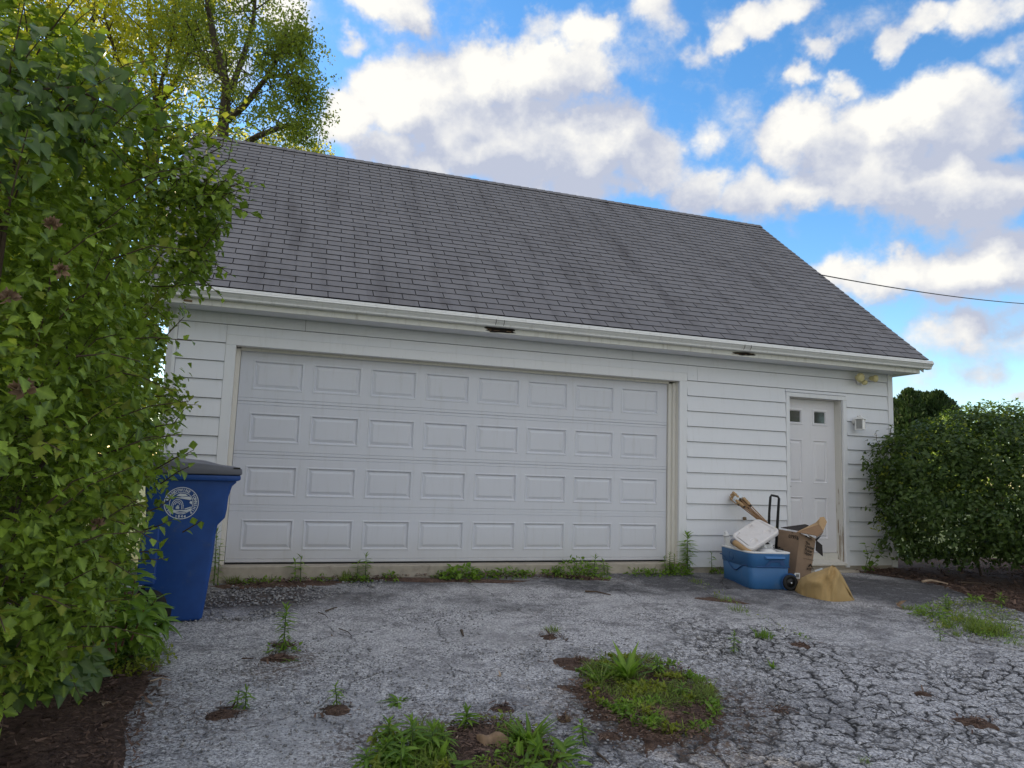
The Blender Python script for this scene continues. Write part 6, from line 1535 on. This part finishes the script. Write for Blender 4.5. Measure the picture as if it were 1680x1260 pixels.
weed('ros', 1268, 1097, .06, 'tiny bright seedling in the cracked asphalt', n=12, templ=LANCE)
weed('tuft', 1187, 985, .06, 'grass in the crack running from the cooler, upper part', n=60, r=.10)
weed('tuft', 1140, 955, .06, 'grass in the crack left of the cooler', n=50, r=.08)
weed('tuft', 1212, 1003, .07, 'grass in the crack running from the cooler, lower part', n=60, r=.09)
weed('tuft', 1325, 1050, .04, 'thin tuft beside the brown patch in mid right drive', n=20, r=.04)
weed('tuft', 1420, 1255, .05, 'tuft cut off by the lower edge of the picture', n=30, r=.03)
GR = 'weeds in the gravel at the right of the drive'
weed('low', 1530, 1013, .17, 'rounded leafy clump at the left of the right hand weeds', GR, n=200, h=.12, leaf=.045, templ=LANCEW)
weed('horse', 1552, 1005, .15, 'pale spike behind the rounded leafy clump', GR, stems=[(0, 1, 34, .07), (5, .8, 24, .06)])
weed('tuft', 1555, 1030, .10, 'reddish tuft in front of the rounded leafy clump', GR, n=70, r=.06)
weed('tuft', 1615, 1040, .14, 'largest grass tuft among the right hand weeds', GR, n=260, r=.16)
weed('tuft', 1590, 1022, .11, 'dull grass tuft behind the largest grass tuft', GR, n=160, r=.14)
weed('low', 1600, 990, .12, 'broad-leaved plant at the edge of the soil bed', GR, n=40, h=.09, leaf=.07, templ=LANCEW)
weed('horse', 1643, 998, .14, 'pointed bright plant nearest the soil bed at the right', GR, stems=[(0, 1, 26, .075)])
weed('low', 1645, 1030, .22, 'thin grey-green weeds right of the largest grass tuft', GR, n=120, h=.08, leaf=.03, templ=LANCE)
weed('low', 1655, 1045, .15, 'brownish thin weeds below the grey-green ones', GR, n=80, h=.06, leaf=.03, templ=LANCE)
weed('horse', 1543, 1052, .10, 'small forked seedling at the end of the curved crack', GR, stems=[(0, 1, 14, .06)])
weed('tuft', 1568, 1045, .07, 'brown-green tuft on the curved crack', GR, n=40, r=.04)
weed('tuft', 1488, 1000, .07, 'small pale tuft left of the rounded leafy clump', GR, n=70, r=.06)
weed('tuft', 1672, 1060, .06, 'tuft at the right edge on the curved crack', GR, n=40, r=.05)
# clump of long blades and the two overgrown patches
weed('ros', 1030, 1120, .25, 'big clump of long upright blades on the grassy patch in the drive', n=46, templ=BLADEW, el=(.35, 1.35), singles=50, name='plantain_clump', cat='plant')
weed('ros', 985, 1125, .18, 'grassy tuft left of the clump of long blades', n=60, templ=BLADE, mat=grass_m, el=(.3, 1.2))
weed('horse', 1077, 1112, .12, 'pointed weed right of the clump of long blades', stems=[(0, 1, 30, .075), (8, .7, 20, .06)])
weed('ros', 1042, 1118, .10, 'two broad drooping leaves before the clump of long blades', n=5, templ=LANCEW, el=(-.1, .3))
weed('horse', 1115, 1150, .09, 'light green spike in the middle of the grassy patch', stems=[(0, 1, 26, .06)])
weed('ros', 1140, 1175, .08, 'broad-leaved rosette at the right of the grassy patch', n=14, templ=LANCEW, el=(.1, .6))
weed('horse', 958, 1222, .11, 'spiky seedling between the two soil patches', stems=[(0, 1, 30, .055)])
weed('ros', 930, 1185, .05, 'dry brown tuft left of the grassy patch', n=26, templ=BLADE, mat=dry_m)
weed('ros', 868, 1228, .18, 'bright tuft of blades right of the brown dead leaf', n=60, templ=BLADEW, el=(.35, 1.3), singles=60, name='plantain_clump', cat='plant')
for k, (u, v, hh, lb) in enumerate([(640, 1240, .15, 'leftmost spiky shoot of the front clump'), (672, 1245, .15, 'second spiky shoot of the front clump'), (678, 1262, .21, 'tall thin stalk rising from the front clump'), (705, 1255, .16, 'broad bright shoot right in the front clump'), (625, 1262, .12, 'low shoot at the left end of the front clump'), (728, 1245, .13, 'shoot at the right end of the front clump'), (763, 1200, .10, 'shoot at the top of the front soil patch'), (655, 1285, .17, 'shoot at the lower edge of the front clump'), (600, 1275, .10, 'outer left shoot of the front clump')]):
    weed('horse', u, v, hh, lb, 'shoots of the front clump', stems=[(0, 1, 40, .085)], singles=30)
weed('low', 905, 1265, .14, 'leafy plant at the lower edge right of the dead leaf', n=60, h=.12, leaf=.09, templ=LANCEW)
weed('low', 860, 1275, .12, 'leafy plant at the lower edge below the dead leaf', n=50, h=.10, leaf=.08, templ=LANCEW)
weed('low', 720, 1272, .10, 'broad-leaved plant at the lower edge left of the soil', n=30, h=.08, leaf=.09, templ=LANCEW)
def cover(name, label, pts, n, leaf, h, seed, mats=(weed_leaf_m, grass_m, tip_leaf_m), templ=OVATE, hole=None):
    P = np.asarray(pts)[:, :2]; lo, hi = P.min(0), P.max(0); q = RNG.uniform(lo, hi, (n*3, 2))
    ins = np.zeros(len(q), bool)
    for i in range(len(P)):
        a, b_ = P[i], P[i-1]; c = (a[1] > q[:, 1]) != (b_[1] > q[:, 1]); ins ^= c & (q[:, 0] < (b_[0]-a[0])*(q[:, 1]-a[1])/(b_[1]-a[1]+1e-9)+a[0])
    q = q[ins]; nn = smooth_noise(q[:, 0]*7, q[:, 1]*7, seed)*.65+smooth_noise(q[:, 0]*17, q[:, 1]*17, seed+1)*.35
    q = q[nn > .40][:n]; N = len(q); z = gz(q[:, 0], q[:, 1])+.02+RNG.random(N)*h
    p = np.stack([q[:, 0], q[:, 1], z], 1); f = Foliage(); grp = (smooth_noise(q[:, 0]*9, q[:, 1]*9, seed+5)*3.2-.1).astype(int).clip(0, len(mats)-1)
    for k, mt in enumerate(mats):
        sel = grp == k; M = sel.sum()
        if not M: continue
        ax = unit(RNG.normal(size=(M, 3))+[0, 0, .25]); tp = BLADE if mt is grass_m else templ
        f.add(tp, p[sel], frames(ax, unit(RNG.normal(size=(M, 3))*.4+[0, 0, 1])), leaf*RNG.uniform(.5, 1.3, M)*(2.0 if mt is grass_m else 1), mt)
    V = []; F = []; T = []; Mi = []; off = 0
    for j, (tp, pos, Fm, sz, mt) in enumerate(f.items):
        v, ff, tt = place(tp, pos, Fm, sz); V.append(v); F.append(ff+off); T.append(tt); Mi.append(np.full(len(ff), j)); off += len(v)
    o = part(name, np.vstack(V), np.vstack(F), [i[4] for i in f.items], None, np.concatenate(Mi), tint=np.concatenate(T), loc=p.mean(0))
    tag(o, label, 'ground cover', kind='stuff')
cover('ground_cover', 'mixed low green plants covering the larger soil patch in the drive', gpts([(945, 1110), (985, 1085), (1075, 1085), (1130, 1103), (1172, 1138), (1186, 1178), (1160, 1206), (1100, 1214), (1030, 1195), (970, 1155)]), 7000, .026, .032, 3)
cover('ground_cover', 'mixed grass and leaves of the front clump at the lower edge', gpts([(590, 1262), (620, 1225), (670, 1205), (725, 1210), (735, 1250), (735, 1290), (590, 1300)]), 1500, .032, .07, 5)
cover('ground_cover', 'thin green plants round the dead leaf on the front soil patch', gpts([(790, 1190), (850, 1185), (900, 1225), (940, 1262), (860, 1290), (760, 1285), (800, 1240)]), 700, .026, .04, 8)
cover('ground_cover', 'ragged low green plants at the edge of the left soil bed', gpts([(150, 1105), (210, 1075), (262, 1065), (285, 1085), (262, 1108), (200, 1120), (120, 1135), (60, 1150)]), 900, .034, .09, 9)
cover('ground_cover', 'dark low leafy plants under the front of the left shrub', gpts([(0, 1075), (60, 1060), (150, 1050), (235, 1045), (255, 1085), (190, 1105), (90, 1128), (-20, 1140)]), 2400, .055, .24, 21, mats=(weed_leaf_m, vine_leaf_m, hedge_leaf_m))
cover('ground_cover', 'low green plants beside the door step at the right', gpts([(1395, 935), (1405, 926), (1440, 930), (1440, 938)]), 320, .03, .08, 12)
cover('ground_cover', 'sparse small weeds in the gravel at the right', gpts([(1500, 1005), (1580, 985), (1670, 1010), (1690, 1070), (1600, 1050), (1530, 1040)]), 1500, .022, .04, 14)
cover('moss_strip', 'thin green growth in the crack running down from the cooler', gpts([(1130, 950), (1150, 955), (1230, 1005), (1325, 1050), (1318, 1056), (1215, 1012), (1135, 960)]), 330, .02, .03, 15)

# ---- plants at the foot of the big shrub
def tall_leafy():
    q = G(235, 1035); t = thing('leafy_weed', 'dark weed with long narrow leaves between the shrub and the blue cart', 'weed', q); f = Foliage()
    for (a, b_, c) in (((200, 1060, 3.9), (215, 990, 3.9), (222, 945, 3.9)), ((215, 1055, 4.0), (240, 1005, 4.0), (255, 985, 4.0)), ((225, 1050, 4.05), (258, 1030, 4.05), (272, 1018, 4.05)), ((170, 1080, 3.7), (170, 1010, 3.7), (165, 965, 3.7)), ((190, 1070, 3.8), (190, 990, 3.8), (188, 945, 3.8)), ((215, 1062, 3.9), (232, 1040, 3.9), (240, 1030, 3.9)), ((160, 1085, 3.6), (150, 1040, 3.6), (145, 1000, 3.6)), ((120, 1090, 3.4), (110, 1040, 3.4), (105, 1000, 3.4)), ((140, 1080, 3.7), (125, 1000, 3.7), (120, 955, 3.7)), ((180, 1070, 3.9), (160, 980, 3.9), (150, 930, 3.9)), ((80, 1090, 3.3), (70, 1050, 3.3), (65, 1020, 3.3)), ((215, 1050, 3.7), (228, 1020, 3.7), (236, 1000, 3.7)), ((205, 1040, 4.1), (205, 960, 4.1), (215, 925, 4.1))):
        shoot(f, t, [atD(*a), atD(*b_), atD(*c)], weed_leaf_m, LANCEW, .14, 20, .006, red_stem_m, .25)
    f.build(t, singles=240, minpx=9)
tall_leafy()
def creeper():
    q = G(60, 1140); t = thing('creeper', 'five-fingered creeper leaves at the foot of the shrub, lower left', 'creeper', q); f = Foliage()
    for (u, v, d, r) in ((47, 1115, 2.75, .11), (95, 1105, 2.85, .115), (55, 1082, 2.95, .10), (118, 1085, 3.0, .11), (150, 1100, 3.1, .09), (15, 1095, 2.7, .10), (90, 1070, 3.0, .09), (75, 1130, 2.75, .07), (150, 1072, 3.2, .10), (130, 1120, 3.0, .07), (30, 1135, 2.7, .07), (10, 1060, 2.8, .09)):
        c = atD(u, v, d); a = np.linspace(-1.9, 1.9, 5)+RNG.uniform(-.2, .2); face = unit(np.array([.25, -.75, .55])+RNG.normal(size=3)*.25)
        down = unit(np.array([.3, -.4, -.8])); e1 = unit(down-face*(down@face)); e2 = np.cross(face, e1)
        ax = unit(np.cos(a)[:, None]*e1+np.sin(a)[:, None]*e2); f.add(OVATE, np.tile(c, (5, 1)), frames(ax, np.tile(face, (5, 1))+RNG.normal(size=(5, 3))*.15), r*np.array([.75, 1, 1.15, 1, .75]), vine_leaf_m)
        k = MB(); k.tube([c, c-face*.06+np.array([-.05, .05, -.04]), q+np.array([-.2, .1, .02])], [.002, .002, .003], 4); k.out('stalk', red_stem_m, t)
    f.build(t, singles=80, minpx=6)
creeper()

# ---- loose things on the ground
ICO = None
def stones(name, label, pts, n, r, mat=stone_m, flat=.6, seed=0, cat='gravel', thr=.38, lift=.2):
    P = np.asarray(pts)[:, :2]; lo, hi = P.min(0), P.max(0); q = RNG.uniform(lo, hi, (n*4, 2)); ins = np.zeros(len(q), bool)
    for i in range(len(P)):
        a, b_ = P[i], P[i-1]; c = (a[1] > q[:, 1]) != (b_[1] > q[:, 1]); ins ^= c & (q[:, 0] < (b_[0]-a[0])*(q[:, 1]-a[1])/(b_[1]-a[1]+1e-9)+a[0])
    q = q[ins]; nn = smooth_noise(q[:, 0]*5, q[:, 1]*5, seed); q = q[nn > thr][:n]; N = len(q)
    base = np.array([(1, 0, 0), (-1, 0, 0), (0, 1, 0), (0, -1, 0), (0, 0, 1), (0, 0, -1), (.62, .62, .5), (-.62, .6, .45), (.6, -.62, .5), (-.6, -.62, .42)], float)
    bm = bmesh.new()
    for v in base: bm.verts.new(v)
    bmesh.ops.convex_hull(bm, input=bm.verts); bmesh.ops.triangulate(bm, faces=bm.faces); bm.verts.index_update(); tv = np.array([v.co for v in bm.verts]); tf = np.array([[v.index for v in f.verts] for f in bm.faces]); bm.free()
    sz = r*RNG.lognormal(0, .38, N); z = gz(q[:, 0], q[:, 1])+sz*lift+.006
    Fm = frames(rdir(N), rdir(N)); Fm[:, 2, :] *= flat
    V, F, T = place((tv, tf), np.stack([q[:, 0], q[:, 1], z], 1), Fm, sz)
    tag(part(name, V, F, mat, None, tint=T, loc=np.array([q[:, 0].mean(), q[:, 1].mean(), float(z.mean())])), label, cat, kind='stuff')
stones('gravel', 'dark loose gravel on the drive right of the blue cart', gpts([(300, 1025), (345, 955), (420, 948), (640, 945), (640, 958), (520, 985), (455, 1015), (400, 1020)]), 1700, .0085, seed=2)
stones('gravel', 'loose gravel over the broken asphalt in the foreground', gpts([(205, 1255), (300, 1100), (700, 1000), (1100, 1000), (1300, 1100), (1300, 1275), (205, 1290)]), 5200, .0058, seed=4, thr=.30)
stones('gravel', 'loose grey gravel among the weeds at the right', gpts([(1500, 1000), (1560, 975), (1690, 1010), (1690, 1075), (1600, 1055), (1540, 1045)]), 1600, .010, seed=6, thr=.25)
LONGCHIP = None
def chips(name, label, pts, n, size, seed):
    P = np.asarray(pts)[:, :2]; lo, hi = P.min(0), P.max(0); q = RNG.uniform(lo, hi, (n*4, 2)); ins = np.zeros(len(q), bool)
    for i in range(len(P)):
        a, b_ = P[i], P[i-1]; c = (a[1] > q[:, 1]) != (b_[1] > q[:, 1]); ins ^= c & (q[:, 0] < (b_[0]-a[0])*(q[:, 1]-a[1])/(b_[1]-a[1]+1e-9)+a[0])
    q = q[ins][:n]; N = len(q); z = gz(q[:, 0], q[:, 1])+.026+RNG.random(N)*.018
    tv = np.array([(-.16, 0, 0), (.16, .05, .03), (.13, 1, .0), (-.12, .94, .04)], float); tf = np.array([(0, 1, 2), (0, 2, 3)])
    ax = unit(RNG.normal(size=(N, 3))*[1, 1, .22]); V, F, T = place((tv, tf), np.stack([q[:, 0], q[:, 1], z], 1), frames(ax, unit(RNG.normal(size=(N, 3))*.35+[0, 0, 1])), size*RNG.lognormal(0, .4, N))
    tag(part(name, V, F, chip_m, None, tint=T, loc=np.array([q[:, 0].mean(), q[:, 1].mean(), float(z.mean())])), label, 'mulch', kind='stuff')
chips('mulch', 'brown shredded mulch on the bed under the left shrub', [(-.02, -5.0), (-.07, -3.9), (-.12, -3.3), (-.12, -2.85), (-.30, -2.4), (-.4, -1.6), (-1.5, -1.6), (-2.0, -5.0)], 12000, .024, 1)
chips('mulch', 'brown shredded mulch on the bed under the right shrub', [tuple(G(1400, 940)[:2]), tuple(G(1470, 951)[:2]), tuple(G(1545, 966)[:2]), tuple(G(1600, 986)[:2]), tuple(G(1685, 1010)[:2]), (9.6, -2.4), (10.5, -.2), (8.0, -.2)], 8000, .030, 2)
chips('plant_litter', 'dry brown litter on the larger soil patch in the drive', gpts([(925, 1135), (945, 1160), (1005, 1195), (1060, 1226), (1130, 1230), (1183, 1213), (1190, 1180), (1170, 1137), (1120, 1097), (1040, 1082), (975, 1095)]), 5200, .016, 3)
chips('plant_litter', 'dry brown litter on the front soil patch', gpts([(605, 1262), (640, 1227), (730, 1197), (790, 1182), (850, 1192), (903, 1230), (930, 1275), (760, 1290)]), 3400, .016, 4)
chips('plant_litter', 'brown litter scattered along the foot of the garage door', gpts([(360, 955), (480, 945), (700, 941), (900, 945), (1000, 955), (700, 950), (500, 962), (380, 972)]), 1800, .028, 5)
SP = [(365, 1174, .16, .12), (553, 1166, .13, .11), (825, 1163, .13, .09), (903, 1047, .16, .13), (458, 1082, .20, .15), (470, 1060, .14, .10), (1600, 1187, .19, .13), (1315, 1060, .13, .08), (950, 948, .42, .15), (1275, 1170, .12, .08), (1515, 1140, .09, .07), (925, 1180, .08, .08), (1000, 1210, .13, .08), (945, 1088, .20, .12)]
def patch_litter():
    Q = []
    for u, v, rx, ry in SP:
        c = G(u, v); n = int(2600*rx*ry*3); a = RNG.uniform(0, 2*math.pi, n); r = np.abs(RNG.normal(0, .52, n)); Q.append(np.stack([c[0]+rx*r*np.cos(a), c[1]+ry*r*np.sin(a)], 1))
    q = np.vstack(Q); N = len(q); z = gz(q[:, 0], q[:, 1])+.010+RNG.random(N)*.014
    tv = np.array([(-.10, 0, 0), (.10, .05, .03), (.09, 1, .0), (-.08, .94, .04)], float); tf = np.array([(0, 1, 2), (0, 2, 3)])
    ax = unit(RNG.normal(size=(N, 3))*[1, 1, .25]); V, F, T = place((tv, tf), np.stack([q[:, 0], q[:, 1], z], 1), frames(ax, unit(RNG.normal(size=(N, 3))*.35+[0, 0, 1])), .024*RNG.lognormal(0, .4, N))
    tag(part('plant_litter', V, F, chip_m, None, tint=T, loc=np.array([q[:, 0].mean(), q[:, 1].mean(), -.2])), 'dry brown needles and litter on the small bare patches of the drive', 'litter', kind='stuff')
patch_litter()
def stick(pp, r, label, mat=twig_m, z=.012):
    P = [G(*q)+np.array([0, 0, z+.006*(i % 2)]) for i, q in enumerate(pp)]; k = MB(); k.tube(P, np.linspace(r, r*.5, len(P)), 6); tag(k.out('stick', mat, loc=P[0]), label, 'stick')
stick([(960, 972), (980, 974), (1002, 978)], .010, 'grey stick lying on the drive before the big door clump')
pale = simple('pale_stick', (.40, .30, .22), rough=.8, var=.3)
stick([(1514, 961), (1528, 960), (1542, 962), (1555, 966)], .016, 'pale bare stick at the edge of the right soil bed', pale, .05)
stick([(534, 1005), (548, 1001), (553, 999)], .007, 'short twig in mid drive, right of the leafy spike'); stick([(522, 1007), (532, 1012), (538, 1016)], .004, 'thin twig just left of the short twig')
stick([(1575, 964), (1600, 966), (1625, 968)], .010, 'dark branch half under the right shrub', twig_m, .06)
stick([(757, 1037), (760, 1047)], .012, 'stubby twig standing out in the middle of the drive'); stick([(980, 1240), (992, 1252), (1000, 1258)], .007, 'twig at the lower edge right of the seedling')
stick([(556, 1034), (570, 1040), (577, 1046)], .004, 'thin curved twig above the dark soil patch')
stick([(245, 1130), (262, 1126), (280, 1128)], .006, 'twig on the edge of the left soil bed', pale, .04)
def deadleaf():
    c = G(810, 1228); t = thing('dead_leaf', 'large curled brown dead leaf on the front soil patch', 'dead leaf', c)
    nu, nv = 12, 9; V = []
    for j in range(nv):
        for i in range(nu):
            s, q = i/(nu-1)*2-1, j/(nv-1)*2-1
            w = math.sqrt(max(0, 1-abs(s)**2.2)); x = s*.085; y = q*.048*w*(1+.18*math.sin(s*9))
            z = .052*(1-(q*w)**2*1.2)*(1-.35*s*s)+.010*math.sin(s*5+q*3)-.012*max(0, s)*abs(q)
            V.append(c+np.array([x*.95+y*.3, -x*.3+y, z+.018]))
    F = [(j*nu+i, j*nu+i+1, (j+1)*nu+i+1, (j+1)*nu+i) for j in range(nv-1) for i in range(nu-1)]
    part('blade', V, F, deadleaf_m, t, smooth=True); k = MB(); k.tube([c+np.array([.07, .0, .05]), c+np.array([.085, .05, .06]), c+np.array([.08, .10, .075])], .003, 5); k.out('stalk', deadleaf_m, t)
deadleaf()
for k, (u, v, r, lb) in enumerate([(236, 1160, .03, 'curled tan leaf at the edge of the left soil bed'), (168, 1162, .03, 'curled orange leaf on the left soil bed'), (1472, 998, .05, 'dry brown leaf left of the small pale tuft'), (820, 1118, .022, 'dark leaf scrap in the middle of the drive'), (545, 1051, .016, 'small orange leaf scrap in mid drive'), (744, 1225, .02, 'pale leaf scrap on the front soil patch'), (917, 1250, .014, 'white petal at the lower edge')]):
    c = G(u, v)+np.array([0, 0, .03]); dr = unit(RNG.normal(size=(3, 3))*[1, 1, .3]); V, F, T = place(LANCEW, np.tile(c, (3, 1)), frames(dr, unit(RNG.normal(size=(3, 3))*.5+[0, 0, 1])), np.array([r*2, r*1.8, r*1.4]))
    tag(part('leaf_scrap', V, F, print_white_m if 'petal' in lb else (deadleaf_m if k % 2 == 0 else pale), None, tint=T, loc=c), lb, 'dead leaf')
